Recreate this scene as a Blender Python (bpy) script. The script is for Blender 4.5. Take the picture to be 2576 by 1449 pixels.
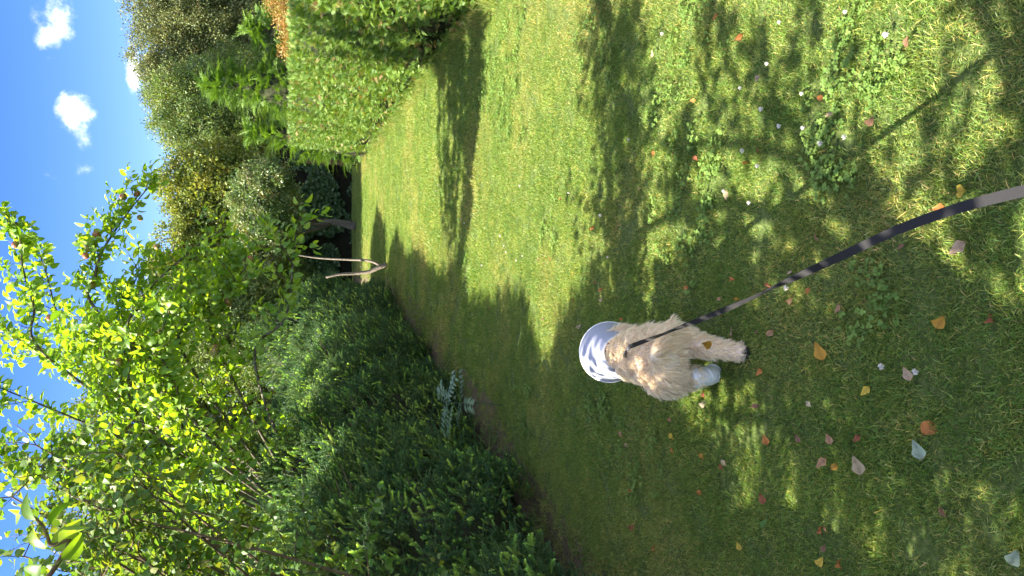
import bpy, math, random
import numpy as np
from mathutils import Vector, Matrix, Quaternion, noise

random.seed(7); RNG = np.random.default_rng(11)
for o in list(bpy.data.objects): bpy.data.objects.remove(o)
SC = bpy.context.scene; COL = SC.collection
R = math.radians

# ------------------------------------------------------------------ camera
PITCH = R(16.6); FPX = 745.0; CAMH = 1.5          # phone held sideways: the picture lies on its side
cam = bpy.data.cameras.new('camera'); camo = bpy.data.objects.new('camera', cam); COL.objects.link(camo)
cam.sensor_fit = 'HORIZONTAL'; cam.sensor_width = 36; cam.lens = 36 * FPX / 1024
cam.clip_start = 0.05; cam.clip_end = 2000
fw = Vector((0, math.cos(PITCH), -math.sin(PITCH))); upv = Vector((0, math.sin(PITCH), math.cos(PITCH)))
mx = Matrix((-upv, Vector((1, 0, 0)), -fw)).transposed().to_4x4(); mx.translation = (0, 0, CAMH)
camo.matrix_world = mx; SC.camera = camo

# ------------------------------------------------------------------ light
SUN_EL = R(46); SUN_AZ = Vector((-1, -0.06, 0)).normalized()
tosun = Vector((SUN_AZ.x * math.cos(SUN_EL), SUN_AZ.y * math.cos(SUN_EL), math.sin(SUN_EL)))
sd = bpy.data.lights.new('sun', 'SUN'); sd.energy = 2.45; sd.angle = R(0.53); sd.color = (1, 0.91, 0.75)
so = bpy.data.objects.new('sun', sd); COL.objects.link(so); so.location = (-20, 5, 18)
so.rotation_euler = tosun.to_track_quat('Z', 'Y').to_euler()
SC.view_settings.view_transform = 'Standard'; SC.view_settings.look = 'None'
SC.view_settings.exposure = 3.4; SC.view_settings.gamma = 1.0; SC.view_settings.use_curve_mapping = False
SC.cycles.max_bounces = 8; SC.cycles.diffuse_bounces = 5; SC.cycles.transmission_bounces = 4
SC.cycles.transparent_max_bounces = 4; SC.cycles.caustics_reflective = False; SC.cycles.caustics_refractive = False

def ray(x, y):                                     # direction of a point of the 2576-wide photograph
    v = 512 - x * .3975; u = 288 - y * .3975
    return Vector((u, FPX * math.cos(PITCH) + v * math.sin(PITCH), -FPX * math.sin(PITCH) + v * math.cos(PITCH)))
def P(x, y, d): r = ray(x, y); return Vector((0, 0, CAMH)) + r * (d / r.y)
def G(x, y, z=0): r = ray(x, y); return Vector((0, 0, CAMH)) + r * ((z - CAMH) / r.z)

W = bpy.data.worlds.new('World'); SC.world = W; W.use_nodes = True
nt = W.node_tree; nt.nodes.clear(); N = nt.nodes.new; L = nt.links.new
sky = N('ShaderNodeTexSky'); sky.sky_type = 'NISHITA'; sky.sun_disc = False; sky.sun_elevation = SUN_EL
sky.sun_rotation = math.atan2(SUN_AZ.x, SUN_AZ.y); sky.air_density = 1.0; sky.dust_density = 0.2; sky.ozone_density = 3.0; sky.altitude = 100
hsv = N('ShaderNodeHueSaturation'); hsv.inputs['Saturation'].default_value = 1.35; hsv.inputs['Value'].default_value = .28
hsv.inputs['Hue'].default_value = .524
L(sky.outputs[0], hsv.inputs['Color'])
tc = N('ShaderNodeTexCoord')
def vmath(op, a, b):
    n = N('ShaderNodeVectorMath'); n.operation = op
    for i, q in enumerate((a, b)):
        if isinstance(q, (tuple, Vector)): n.inputs[i].default_value = tuple(q)
        elif q is not None: L(q, n.inputs[i])
    return n
def math_(op, a, b=None, clamp=False):
    n = N('ShaderNodeMath'); n.operation = op; n.use_clamp = clamp
    for i, q in enumerate((a, b)):
        if isinstance(q, (int, float)): n.inputs[i].default_value = q
        elif q is not None: L(q, n.inputs[i])
    return n.outputs[0]
nz = N('ShaderNodeTexNoise'); nz.inputs['Scale'].default_value = 17; nz.inputs['Detail'].default_value = 9; nz.inputs['Roughness'].default_value = .62
L(tc.outputs['Generated'], nz.inputs['Vector'])
big = N('ShaderNodeTexNoise'); big.inputs['Scale'].default_value = 2.3; big.inputs['Detail'].default_value = 4
L(tc.outputs['Generated'], big.inputs['Vector'])
cov = None
# fair-weather cumulus in view; the bigger ones round the rest are added fill
cl = [(126, 55, .046, .029, .95), (150, -15, .045, .035, .8), (194, 310, .044, .026, 1.0), (212, 385, .035, .02, .40), (165, 455, .045, .03, .40),
      (335, 190, .045, .010, .9), (95, -220, .06, .04, 1.)]
dirs = [(ray(x, y).normalized(), a, b, k) for x, y, a, b, k in cl]
for i in range(60):                                # unseen clouds, larger and denser, added to brighten the shade
    el = math.asin(.12 + .86 * (i + .5) / 60); az = i * 2.39996; d = Vector((math.sin(az) * math.cos(el), math.cos(az) * math.cos(el), math.sin(el)))
    if d.angle(fw) < R(50): continue
    dirs.append((d, .20 + .05 * math.sin(i * 7), .14 + .03 * math.cos(i * 5), 1.35))
for d, a, b, k in dirs:
    hx = Vector((d.y, -d.x, 0)).normalized(); vy = hx.cross(d)
    # a = half-width across, b = half-height
    df = vmath('SUBTRACT', tc.outputs['Generated'], d)
    u = math_('DIVIDE', vmath('DOT_PRODUCT', df.outputs[0], hx).outputs['Value'], a)
    v = math_('DIVIDE', vmath('DOT_PRODUCT', df.outputs[0], vy).outputs['Value'], b)
    r2 = math_('ADD', math_('MULTIPLY', u, u), math_('MULTIPLY', v, v))
    m = math_('MULTIPLY', math_('SUBTRACT', 1.0, r2, True), k)
    cov = m if cov is None else math_('MAXIMUM', cov, m)
nn = math_('MULTIPLY', math_('SUBTRACT', nz.outputs['Fac'], .52), 4.2)
gate = math_('MULTIPLY', cov, 6.0, True)
den = math_('MULTIPLY', math_('MULTIPLY', math_('ADD', math_('SUBTRACT', cov, .26), nn), .85, True), math_('MULTIPLY', gate, .95)); den = math_('POWER', den, 2.6)
mixc = N('ShaderNodeMixRGB'); L(den, mixc.inputs[0]); L(hsv.outputs[0], mixc.inputs[1]); mixc.inputs[2].default_value = (7.2, 7.0, 6.9, 1)
bg = N('ShaderNodeBackground'); bg.inputs['Strength'].default_value = 0.10; L(mixc.outputs[0], bg.inputs['Color'])
wo = N('ShaderNodeOutputWorld'); L(bg.outputs[0], wo.inputs[0])

# ------------------------------------------------------------------ helpers
def tag(o, label=None, cat=None, group=None, kind=None):
    for k, v in (('label', label), ('category', cat), ('group', group), ('kind', kind)):
        if v: o[k] = v
    return o
def empty(name, loc, label=None, cat=None, group=None):
    o = bpy.data.objects.new(name, None); o.location = loc; o.empty_display_size = .1; COL.objects.link(o)
    return tag(o, label, cat, group)
def link(name, me, parent=None, mat=None):
    o = bpy.data.objects.new(name, me); COL.objects.link(o)
    if parent is not None:
        o.parent = parent; o.location = -parent.location if parent.parent is None else (0, 0, 0)
    if mat and not me.materials: me.materials.append(mat)
    return o
class MB:
    def __init__(s): s.v = []; s.f = []; s.c = []
    def add(s, vs, fs, c=(1, 1, 1)):
        n = len(s.v); s.v += [tuple(q) for q in vs]; s.f += [tuple(i + n for i in f) for f in fs]
        s.c += [c] * len(vs) if not isinstance(c, list) else c
    def tube(s, pts, rad, sides=6, c=(1, 1, 1), cap=True):
        pts = [Vector(p) for p in pts]; n = len(pts); vs = []; X = None
        for i, p in enumerate(pts):
            t = (pts[min(i + 1, n - 1)] - pts[max(i - 1, 0)]).normalized()
            if X is None: X = t.orthogonal().normalized()
            X = (X - t * X.dot(t)).normalized(); Y = t.cross(X)
            r = rad[i] if isinstance(rad, (list, tuple)) else rad
            vs += [p + (X * math.cos(a) + Y * math.sin(a)) * r for a in [2 * math.pi * k / sides for k in range(sides)]]
        fs = [(i * sides + k, i * sides + (k + 1) % sides, (i + 1) * sides + (k + 1) % sides, (i + 1) * sides + k) for i in range(n - 1) for k in range(sides)]
        if cap: fs += [tuple(reversed(range(sides))), tuple(range((n - 1) * sides, n * sides))]
        s.add(vs, fs, c)
    def box(s, c0, c1):
        x0, y0, z0 = c0; x1, y1, z1 = c1
        s.add([(x0, y0, z0), (x1, y0, z0), (x1, y1, z0), (x0, y1, z0), (x0, y0, z1), (x1, y0, z1), (x1, y1, z1), (x0, y1, z1)],
              [(0, 3, 2, 1), (4, 5, 6, 7), (0, 1, 5, 4), (1, 2, 6, 5), (2, 3, 7, 6), (3, 0, 4, 7)])
    def mesh(s, name, mat=None, smooth=True):
        me = bpy.data.meshes.new(name); me.from_pydata(s.v, [], s.f)
        ca = me.color_attributes.new('Col', 'FLOAT_COLOR', 'POINT')
        a = np.ones((len(s.v), 4), np.float32); a[:, :3] = np.array(s.c, np.float32).reshape(-1, 3); ca.data.foreach_set('color', a.ravel())
        if smooth: me.polygons.foreach_set('use_smooth', [True] * len(me.polygons))
        if mat: me.materials.append(mat)
        me.update(); return me
    def build(s, name, mat=None, parent=None, smooth=True): return link(name, s.mesh(name, mat, smooth), parent)

def nodes(m):
    m.use_nodes = True; t = m.node_tree; t.nodes.clear(); return t, t.nodes.new, t.links.new
def ramp(n, stops):
    e = n.color_ramp.elements
    while len(e) < len(stops): e.new(.5)
    for q, (p_, c) in zip(e, stops): q.position = p_; q.color = (*c, 1)
def leafmat(name, stops, trans=.38, rough=.45, spec=.35, tcol=(1.25, 1.25, .45), pos=None, hue=0):
    """leaf tissue: colour picked per leaf, part of the light passes through"""
    m = bpy.data.materials.new(name); t, N, L = nodes(m)
    oi = N('ShaderNodeObjectInfo'); cr = N('ShaderNodeValToRGB'); ramp(cr, stops); L(oi.outputs['Random'], cr.inputs[0])
    at = N('ShaderNodeVertexColor'); at.layer_name = 'Col'
    mul = N('ShaderNodeMixRGB'); mul.blend_type = 'MULTIPLY'; mul.inputs[0].default_value = 1
    L(cr.outputs[0], mul.inputs[1]); L(at.outputs[0], mul.inputs[2]); col = mul.outputs[0]
    if pos:                                                       # patches on the plant itself: dry, young ...
        sc, c2, lo, hi = pos
        ge = N('ShaderNodeNewGeometry'); nz = N('ShaderNodeTexNoise'); nz.inputs['Scale'].default_value = sc; nz.inputs['Detail'].default_value = 3
        L(ge.outputs['Position'], nz.inputs['Vector']); mr = N('ShaderNodeMapRange'); mr.inputs[1].default_value = lo; mr.inputs[2].default_value = hi
        L(nz.outputs['Fac'], mr.inputs[0]); mx_ = N('ShaderNodeMixRGB'); L(mr.outputs[0], mx_.inputs[0]); L(col, mx_.inputs[1])
        m2 = N('ShaderNodeMixRGB'); m2.blend_type = 'MULTIPLY'; m2.inputs[0].default_value = 1; m2.inputs[1].default_value = (*c2, 1); L(at.outputs[0], m2.inputs[2])
        L(m2.outputs[0], mx_.inputs[2]); col = mx_.outputs[0]
    pb = N('ShaderNodeBsdfPrincipled'); L(col, pb.inputs['Base Color']); pb.inputs['Roughness'].default_value = rough
    pb.inputs['Specular IOR Level'].default_value = spec
    tr = N('ShaderNodeBsdfTranslucent'); tm = N('ShaderNodeMixRGB'); tm.blend_type = 'MULTIPLY'; tm.inputs[0].default_value = 1
    L(col, tm.inputs[1]); tm.inputs[2].default_value = (*tcol, 1); L(tm.outputs[0], tr.inputs['Color'])
    mi = N('ShaderNodeMixShader'); mi.inputs[0].default_value = trans; L(pb.outputs[0], mi.inputs[1]); L(tr.outputs[0], mi.inputs[2])
    o = N('ShaderNodeOutputMaterial'); L(mi.outputs[0], o.inputs[0]); return m
def solid(name, c, rough=.7, spec=.3, c2=None, scale=20, bump=0, stretch=None, col=False, vec='Object', sheen=0):
    m = bpy.data.materials.new(name); t, N, L = nodes(m)
    pb = N('ShaderNodeBsdfPrincipled'); pb.inputs['Roughness'].default_value = rough; pb.inputs['Specular IOR Level'].default_value = spec
    tc = N('ShaderNodeTexCoord'); mp = N('ShaderNodeMapping'); L(tc.outputs[vec], mp.inputs[0])
    if stretch: mp.inputs['Scale'].default_value = stretch
    nz = N('ShaderNodeTexNoise'); nz.inputs['Scale'].default_value = scale; nz.inputs['Detail'].default_value = 6; nz.inputs['Roughness'].default_value = .6
    L(mp.outputs[0], nz.inputs['Vector']); cr = N('ShaderNodeValToRGB'); ramp(cr, [(.35, c), (.65, c2 or tuple(q * .7 for q in c))])
    L(nz.outputs['Fac'], cr.inputs[0]); out = cr.outputs[0]
    if col:
        at = N('ShaderNodeVertexColor'); at.layer_name = 'Col'; mu = N('ShaderNodeMixRGB'); mu.blend_type = 'MULTIPLY'; mu.inputs[0].default_value = 1
        L(out, mu.inputs[1]); L(at.outputs[0], mu.inputs[2]); out = mu.outputs[0]
    L(out, pb.inputs['Base Color'])
    if sheen: pb.inputs['Sheen Weight'].default_value = sheen
    if bump:
        b = N('ShaderNodeBump'); b.inputs['Strength'].default_value = bump; b.inputs['Distance'].default_value = .02; L(nz.outputs['Fac'], b.inputs['Height']); L(b.outputs[0], pb.inputs['Normal'])
    o = N('ShaderNodeOutputMaterial'); L(pb.outputs[0], o.inputs[0]); return m

# ---- orientation: templates grow along +Z, their upper face looks along +Y
def quats(d, hint):
    d = np.asarray(d, float); hint = np.asarray(hint, float)
    z = d / np.maximum(np.linalg.norm(d, axis=1, keepdims=True), 1e-9)
    y = hint - z * np.sum(hint * z, 1, keepdims=True); ln = np.linalg.norm(y, axis=1, keepdims=True)
    y = np.where(ln < 1e-4, np.roll(z, 1, 1), y); y -= z * np.sum(y * z, 1, keepdims=True); y /= np.linalg.norm(y, axis=1, keepdims=True)
    x = np.cross(y, z); m = np.stack([x, y, z], 2)
    t = m[:, 0, 0] + m[:, 1, 1] + m[:, 2, 2]
    c = np.stack([1 + t, 1 + m[:, 0, 0] - m[:, 1, 1] - m[:, 2, 2], 1 - m[:, 0, 0] + m[:, 1, 1] - m[:, 2, 2], 1 - m[:, 0, 0] - m[:, 1, 1] + m[:, 2, 2]], 1)
    k = np.argmax(c, 1); q = np.zeros((len(d), 4)); s = np.sqrt(np.maximum(c[np.arange(len(d)), k], 1e-9)) * 2
    M = m
    cand = np.stack([
        np.stack([s / 4, (M[:, 2, 1] - M[:, 1, 2]) / s, (M[:, 0, 2] - M[:, 2, 0]) / s, (M[:, 1, 0] - M[:, 0, 1]) / s], 1),
        np.stack([(M[:, 2, 1] - M[:, 1, 2]) / s, s / 4, (M[:, 0, 1] + M[:, 1, 0]) / s, (M[:, 0, 2] + M[:, 2, 0]) / s], 1),
        np.stack([(M[:, 0, 2] - M[:, 2, 0]) / s, (M[:, 0, 1] + M[:, 1, 0]) / s, s / 4, (M[:, 1, 2] + M[:, 2, 1]) / s], 1),
        np.stack([(M[:, 1, 0] - M[:, 0, 1]) / s, (M[:, 0, 2] + M[:, 2, 0]) / s, (M[:, 1, 2] + M[:, 2, 1]) / s, s / 4], 1)], 1)
    return cand[np.arange(len(d)), k]

TC = {}
def templates(name, meshes):
    """a set of alike small pieces; unlinked collection used by the scatter"""
    c = bpy.data.collections.new(name)
    for i, me in enumerate(meshes):
        o = bpy.data.objects.new('%s_%02d' % (name, i), me); c.objects.link(o)
    g = bpy.data.node_groups.new(name + '_scatter', 'GeometryNodeTree')
    g.interface.new_socket(name='Geometry', in_out='INPUT', socket_type='NodeSocketGeometry')
    g.interface.new_socket(name='Geometry', in_out='OUTPUT', socket_type='NodeSocketGeometry')
    a = g.nodes.new('NodeGroupInput'); b = g.nodes.new('NodeGroupOutput'); ci = g.nodes.new('GeometryNodeCollectionInfo'); ip = g.nodes.new('GeometryNodeInstanceOnPoints')
    ci.inputs['Collection'].default_value = c; ci.inputs['Separate Children'].default_value = True; ci.inputs['Reset Children'].default_value = True
    def na(nm, ty):
        n = g.nodes.new('GeometryNodeInputNamedAttribute'); n.data_type = ty; n.inputs['Name'].default_value = nm
        return [q for q in n.outputs if q.enabled][0]
    ip.inputs['Pick Instance'].default_value = True
    g.links.new(a.outputs[0], ip.inputs['Points']); g.links.new(ci.outputs[0], ip.inputs['Instance'])
    g.links.new(na('idx', 'INT'), ip.inputs['Instance Index']); g.links.new(na('rot', 'QUATERNION'), ip.inputs['Rotation']); g.links.new(na('scl', 'FLOAT'), ip.inputs['Scale'])
    g.links.new(ip.outputs[0], b.inputs[0])
    TC[name] = (meshes, g); return name
def scatter(name, tmpl, pts, q, s, parent=None, idx=None, kind='stuff'):
    meshes, g = TC[tmpl]; n = len(pts)
    if n == 0: return None
    me = bpy.data.meshes.new(name); me.vertices.add(n)
    pts = np.asarray(pts, np.float32)
    me.vertices.foreach_set('co', pts.ravel())
    if idx is None: idx = RNG.integers(0, len(meshes), n)
    me.attributes.new('rot', 'QUATERNION', 'POINT').data.foreach_set('value', np.asarray(q, np.float32).ravel())
    me.attributes.new('scl', 'FLOAT', 'POINT').data.foreach_set('value', np.broadcast_to(np.asarray(s, np.float32), (n,)).copy())
    me.attributes.new('idx', 'INT', 'POINT').data.foreach_set('value', np.asarray(idx, np.int32))
    o = link(name, me, parent); md = o.modifiers.new('scatter', 'NODES'); md.node_group = g
    if kind: o['kind'] = kind
    return o
def proj(pts):
    p = np.asarray(pts, float) - np.array([0, 0, CAMH]); d = p @ np.array(fw); v = p @ np.array(upv); u = p[:, 0]
    dd = np.maximum(d, .01); return 512 - v / dd * FPX, 288 - u / dd * FPX, d
def pieces(part, rest, tmpl, pts, q, s, parent, maxn=300, idx=None, size=1.0, keep=None):
    """the largest-showing pieces as objects of their own, the others as one stuff part"""
    meshes, g = TC[tmpl]; pts = np.asarray(pts, float); n = len(pts); s = np.broadcast_to(np.asarray(s, float), (n,))
    if idx is None: idx = RNG.integers(0, len(meshes), n)
    X, Y, D = proj(pts); ok = (X > -10) & (X < 1034) & (Y > -10) & (Y < 586) & (D > .1)
    if keep is not None: ok &= keep
    sc = np.where(ok, s / np.maximum(D, .1), 0); order = np.argsort(-sc)[:maxn]; order = order[sc[order] > 0]
    sel = np.zeros(n, bool); sel[order] = True; pl = parent.location
    for i in order:
        o = bpy.data.objects.new(part, meshes[idx[i]]); COL.objects.link(o); o.parent = parent
        o.location = Vector(pts[i]) - pl; o.rotation_mode = 'QUATERNION'; o.rotation_quaternion = q[i]; o.scale = (s[i],) * 3
    m = ~sel
    if m.any(): scatter(rest, tmpl, pts[m], q[m], s[m], parent, idx[m])
def rnd(n, s=1.0): return RNG.normal(0, s, (n, 3))
def unit(a): return a / np.maximum(np.linalg.norm(a, axis=1, keepdims=True), 1e-9)
def n3(p, s): return noise.noise(Vector(p) * s)

# ------------------------------------------------------------------ leaf and sprig templates (all local, +Z growth)
def blade(mb, base, d, up, ln, w, segs=4, fold=.25, curl=.3, c=(1, 1, 1), shape=None, tipc=None, rib=1.0):
    d = Vector(d).normalized(); up = Vector(up); up = (up - d * up.dot(d))
    up = up.normalized() if up.length > 1e-5 else d.orthogonal().normalized()
    sd = up.cross(d); base = Vector(base); vs = []; cs = []
    shape = shape or (lambda t: math.sin(math.pi * min(1, t ** .75)) ** .8)
    for i in range(segs + 1):
        t = i / segs; p = base + d * (ln * (t - curl * .25 * t * t)) - up * (curl * ln * t * t * .6); h = w * .5 * max(shape(t), .02)
        cc = c if tipc is None else tuple(c[k] * (1 - t) + tipc[k] * t for k in range(3))
        vs += [p - sd * h + up * fold * h, p, p + sd * h + up * fold * h]; cs += [cc, tuple(q * rib for q in cc), cc]
    fs = []
    for i in range(segs):
        a = i * 3; fs += [(a, a + 1, a + 4, a + 3), (a + 1, a + 2, a + 5, a + 4)]
    mb.add(vs, fs, cs)
def rv(s=1.0): return Vector((random.gauss(0, s), random.gauss(0, s), random.gauss(0, s)))

MAT = {}
MAT['grass'] = leafmat('grass_blade', [(0, (.103, .203, .042)), (.5, (.154, .265, .056)), (1, (.215, .316, .07))], trans=.36, rough=.5, spec=.3, tcol=(1.3, 1.25, .5), pos=(.9, (.36, .36, .14), .48, .92))
MAT['clover'] = leafmat('clover_leaf', [(0, (.12, .215, .045)), (1, (.19, .30, .065))], trans=.35, rough=.55, spec=.2)
MAT['apple_leaf'] = leafmat('apple_leaf', [(0, (.10, .20, .036)), (.5, (.16, .27, .045)), (1, (.24, .33, .05))], trans=.55, rough=.4, spec=.4, tcol=(1.6, 1.5, .26))
MAT['birch_leaf'] = leafmat('birch_leaf', [(0, (.08, .17, .045)), (.6, (.12, .21, .05)), (1, (.21, .24, .045))], trans=.45, rough=.45, tcol=(1.4, 1.35, .35))
MAT['hedge'] = leafmat('cypress_spray', [(0, (.08, .17, .04)), (.5, (.13, .235, .045)), (.9, (.19, .29, .05)), (.96, (.26, .21, .09)), (1, (.24, .16, .08))], trans=.3, rough=.5, tcol=(1.3, 1.25, .4))
MAT['cypress'] = leafmat('cypress_frond', [(0, (.08, .17, .03)), (1, (.15, .26, .042))], trans=.3, rough=.5)
MAT['spruce'] = leafmat('old_shaded_needles', [(0, (.045, .115, .05)), (.5, (.065, .15, .055)), (1, (.095, .18, .055))], trans=.3, rough=.5, spec=.35, tcol=(1.3, 1.25, .6))  # old growth, darkened further to paint shade in the crevices
MAT['young_lit_spruce'] = leafmat('young_lit_needles', [(0, (.14, .32, .09)), (.5, (.25, .46, .10)), (1, (.38, .56, .11))], trans=.35, rough=.5, spec=.35, tcol=(1.2, 1.2, .6), pos=(1.1, (.34, .50, .12), .5, .64))  # new growth, brightened further to paint light on the tips
MAT['olive'] = leafmat('olive_leaf', [(0, (.115, .15, .055)), (.5, (.155, .19, .07)), (1, (.215, .24, .09))], trans=.3, rough=.5, tcol=(1.2, 1.15, .5))
MAT['ash'] = leafmat('mid_green_leaf', [(0, (.10, .17, .05)), (.5, (.14, .215, .06)), (1, (.21, .26, .07))], trans=.38, rough=.45)
MAT['yellowish'] = leafmat('yellow_green_leaf', [(0, (.13, .19, .045)), (.6, (.20, .25, .05)), (1, (.32, .31, .05))], trans=.4, rough=.45)
MAT['crab'] = leafmat('crab_apple_leaf', [(0, (.09, .17, .05)), (.6, (.15, .23, .07)), (1, (.30, .31, .14))], trans=.35, rough=.35, spec=.5)
MAT['ivy'] = leafmat('ivy_leaf', [(0, (.025, .065, .02)), (.7, (.045, .095, .03)), (1, (.09, .14, .055))], trans=.1, rough=.4, spec=.25)
MAT['rust'] = leafmat('autumn_leaf', [(0, (.26, .24, .05)), (.5, (.38, .23, .07)), (1, (.20, .24, .05))], trans=.35, rough=.5, tcol=(1.2, 1., .5))
MAT['rowan'] = leafmat('rowan_leaf', [(0, (.10, .18, .11)), (1, (.15, .235, .135))], trans=.25, rough=.4)
MAT['bark'] = solid('grey_bark', (.16, .14, .11), .85, .2, (.07, .06, .045), 30, .6)
MAT['twig'] = solid('brown_twig', (.14, .10, .065), .8, .2, (.075, .05, .035), 40, .3)
MAT['pale_bark'] = solid('pale_dead_bark', (.21, .18, .14), .85, .15, (.10, .085, .065), 35, .5)
MAT['dark_inner'] = solid('painted_shade_core', (.045, .055, .028), .95, .05, (.028, .03, .018), 14, .8)  # solid cores coloured dark for the shade deep inside the foliage
MAT['needle_litter'] = solid('dry_litter', (.20, .15, .10), .9, .1, (.10, .075, .055), 50, .2)

def apple_leaf_mesh(i):
    mb = MB(); random.seed(100 + i); k = random.uniform(.85, 1.15)
    mb.tube([(0, 0, 0), (0, .003, .012), (0, 0, .022)], .0011, 3, (1.1, .9, .7), False)
    blade(mb, (0, 0, .02), (0, -.1, 1), (0, 1, 0), .062 * k, .038 * random.uniform(.85, 1.15), 5, random.uniform(.1, .6), random.uniform(-.1, .9),
          (random.uniform(.85, 1.1),) * 3, lambda t: math.sin(math.pi * t ** .8) ** .75, rib=1.3)
    return mb.mesh('apple_leaf', MAT['apple_leaf'])
templates('apple_leaf', [apple_leaf_mesh(i) for i in range(6)])
def birch_leaf_mesh(i):
    mb = MB(); random.seed(200 + i)
    mb.tube([(0, 0, 0), (0, .002, .014)], .0008, 3, (1, .8, .6), False)
    blade(mb, (0, 0, .013), (0, -.2, 1), (0, 1, 0), .040, .034, 4, random.uniform(.1, .5), random.uniform(0, .7), (random.uniform(.8, 1.1),) * 3,
          lambda t: [.35, .95, .8, .4, .03][min(4, int(t * 4 + .5))])
    return mb.mesh('birch_leaf', MAT['birch_leaf'])
templates('birch_leaf', [birch_leaf_mesh(i) for i in range(4)])

def sprig_geo(mb, base, d, ln, nn, nl, tint=(1, 1, 1)):
    base = Vector(base); d = Vector(d).normalized(); a = d.orthogonal().normalized(); b = d.cross(a); bend = rv(.12)
    pos = lambda t: base + d * (ln * t) + bend * (ln * t * t)
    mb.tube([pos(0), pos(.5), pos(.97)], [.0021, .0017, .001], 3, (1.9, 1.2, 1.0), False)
    for i in range(nn):
        t = .06 + .94 * (i + random.random()) / nn; an = i * 2.4 + random.gauss(0, .35)
        o = a * math.cos(an) + b * math.sin(an); lean = .55 + .75 * t
        nd = (o + d * lean).normalized(); p = pos(t); l = nl * random.uniform(.8, 1.15) * (1 - .35 * max(0, t - .7) / .3)
        s = nd.cross(o).normalized() if nd.cross(o).length > 1e-4 else a
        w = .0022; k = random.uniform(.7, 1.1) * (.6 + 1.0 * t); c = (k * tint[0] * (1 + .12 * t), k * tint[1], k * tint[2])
        mb.add([p - s * w, p + s * w, p + nd * l * .75 + s * w * .8, p + nd * l + rv(.0006), p + nd * l * .75 - s * w * .8], [(0, 1, 2, 3, 4)], c)
def sprig_mesh(i):
    random.seed(300 + i); mb = MB(); sprig_geo(mb, (0, 0, 0), (0, 0, 1), random.uniform(.055, .085), 58, .0145); return mb.mesh('sprig', MAT['young_lit_spruce'])
def branchlet_mesh(i):
    random.seed(320 + i); mb = MB(); ln = random.uniform(.2, .26)
    mb.tube([(0, 0, 0), (0, .004, ln * .6), (0, 0, ln * .8)], [.004, .003, .002], 4, (2.4, 1.4, 1.2), False)
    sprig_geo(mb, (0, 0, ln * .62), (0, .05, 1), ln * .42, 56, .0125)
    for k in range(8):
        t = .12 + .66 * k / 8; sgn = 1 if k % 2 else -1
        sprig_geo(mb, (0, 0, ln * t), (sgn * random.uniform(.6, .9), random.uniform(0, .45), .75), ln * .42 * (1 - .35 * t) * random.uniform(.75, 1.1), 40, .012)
    return mb.mesh('spruce_spray', MAT['spruce'])
templates('sprig', [sprig_mesh(i) for i in range(5)])
templates('spruce_spray', [branchlet_mesh(i) for i in range(5)])

def spray_mesh(i, mat, ln=.13, droop=.5):
    random.seed(400 + i); mb = MB(); n = 11
    for k in range(n):
        t = k / (n - 1); z = ln * (.1 + .78 * t); y = -droop * ln * t * t * .5
        for sg in (-1, 1):
            l = ln * (.42 - .27 * t) * random.uniform(.7, 1.15); d = Vector((sg * random.uniform(.55, .8), random.uniform(-.2, .15), .8))
            c = random.uniform(.7, 1.15)
            blade(mb, (0, y, z), d, (0, 1, 0), l, l * .16, 2, .3, .2, (c, c, c), lambda u: [.7, 1, .1][int(u * 2 + .5)], tipc=(c * 1.35, c * 1.25, c * 1.1))
    blade(mb, (0, 0, 0), (0, -.15, 1), (0, 1, 0), ln * 1.05, .007, 3, .2, droop, (1, 1, 1), lambda u: 1 - .8 * u)
    return mb.mesh('spray', mat)
templates('hedge_spray', [spray_mesh(i, MAT['hedge'], random.uniform(.10, .14)) for i in range(5)])
templates('cypress_frond', [spray_mesh(i + 20, MAT['cypress'], .34, .9) for i in range(4)])

def cluster_mesh(i, mat, rad, nl, lw, ll, elong=1.0, seed=500):
    random.seed(seed + i); mb = MB()
    for k in range(nl):
        v = rv().normalized() * rad * random.random() ** .45; v.z = v.z * elong; d = (v.normalized() + rv(.5) + Vector((0, 0, -.15))).normalized(); c = random.uniform(.7, 1.15)
        blade(mb, v, d, rv() + Vector((0, 0, 1.0)), ll * random.uniform(.7, 1.2), lw * random.uniform(.8, 1.2), 2, .25, .3, (c, c, c), lambda u: [.35, 1, .06][int(u * 2 + .5)])
    for k in range(4):
        e = rv().normalized() * rad; mb.tube([(0, 0, -rad * .3), e * .5, e], [.004, .003, .001], 3, (1.2, .7, .6), False)
    return mb.mesh('leaf_clump', mat)
for nm, mk, rad, nl, lw, ll in (('olive_clump', 'olive', .24, 46, .040, .07), ('ash_clump', 'ash', .24, 38, .034, .075), ('yellow_clump', 'yellowish', .22, 36, .05, .08),
                                ('crab_clump', 'crab', .17, 34, .036, .06), ('rust_clump', 'rust', .12, 40, .022, .028), ('fill_clump', 'apple_leaf', .17, 26, .042, .07)):
    templates(nm, [cluster_mesh(i, MAT[mk], rad, nl, lw, ll, seed=500 + 10 * len(TC)) for i in range(4)])
def ivy_mesh(i):
    random.seed(700 + i); mb = MB(); pts = [(0, 0), (-.022, -.008), (-.03, .016), (-.016, .022), (0, .05), (.016, .022), (.03, .016), (.022, -.008)]
    c = random.uniform(.8, 1.15)
    mb.add([(x, .004 * math.cos(k) - .5 * z * z, z) for k, (x, z) in enumerate(pts)], [(0, 7, 6, 5), (0, 5, 4, 3), (0, 3, 2, 1)], (c, c, c)); return mb.mesh('ivy_leaf', MAT['ivy'])
templates('ivy_leaf', [ivy_mesh(i) for i in range(4)])
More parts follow.
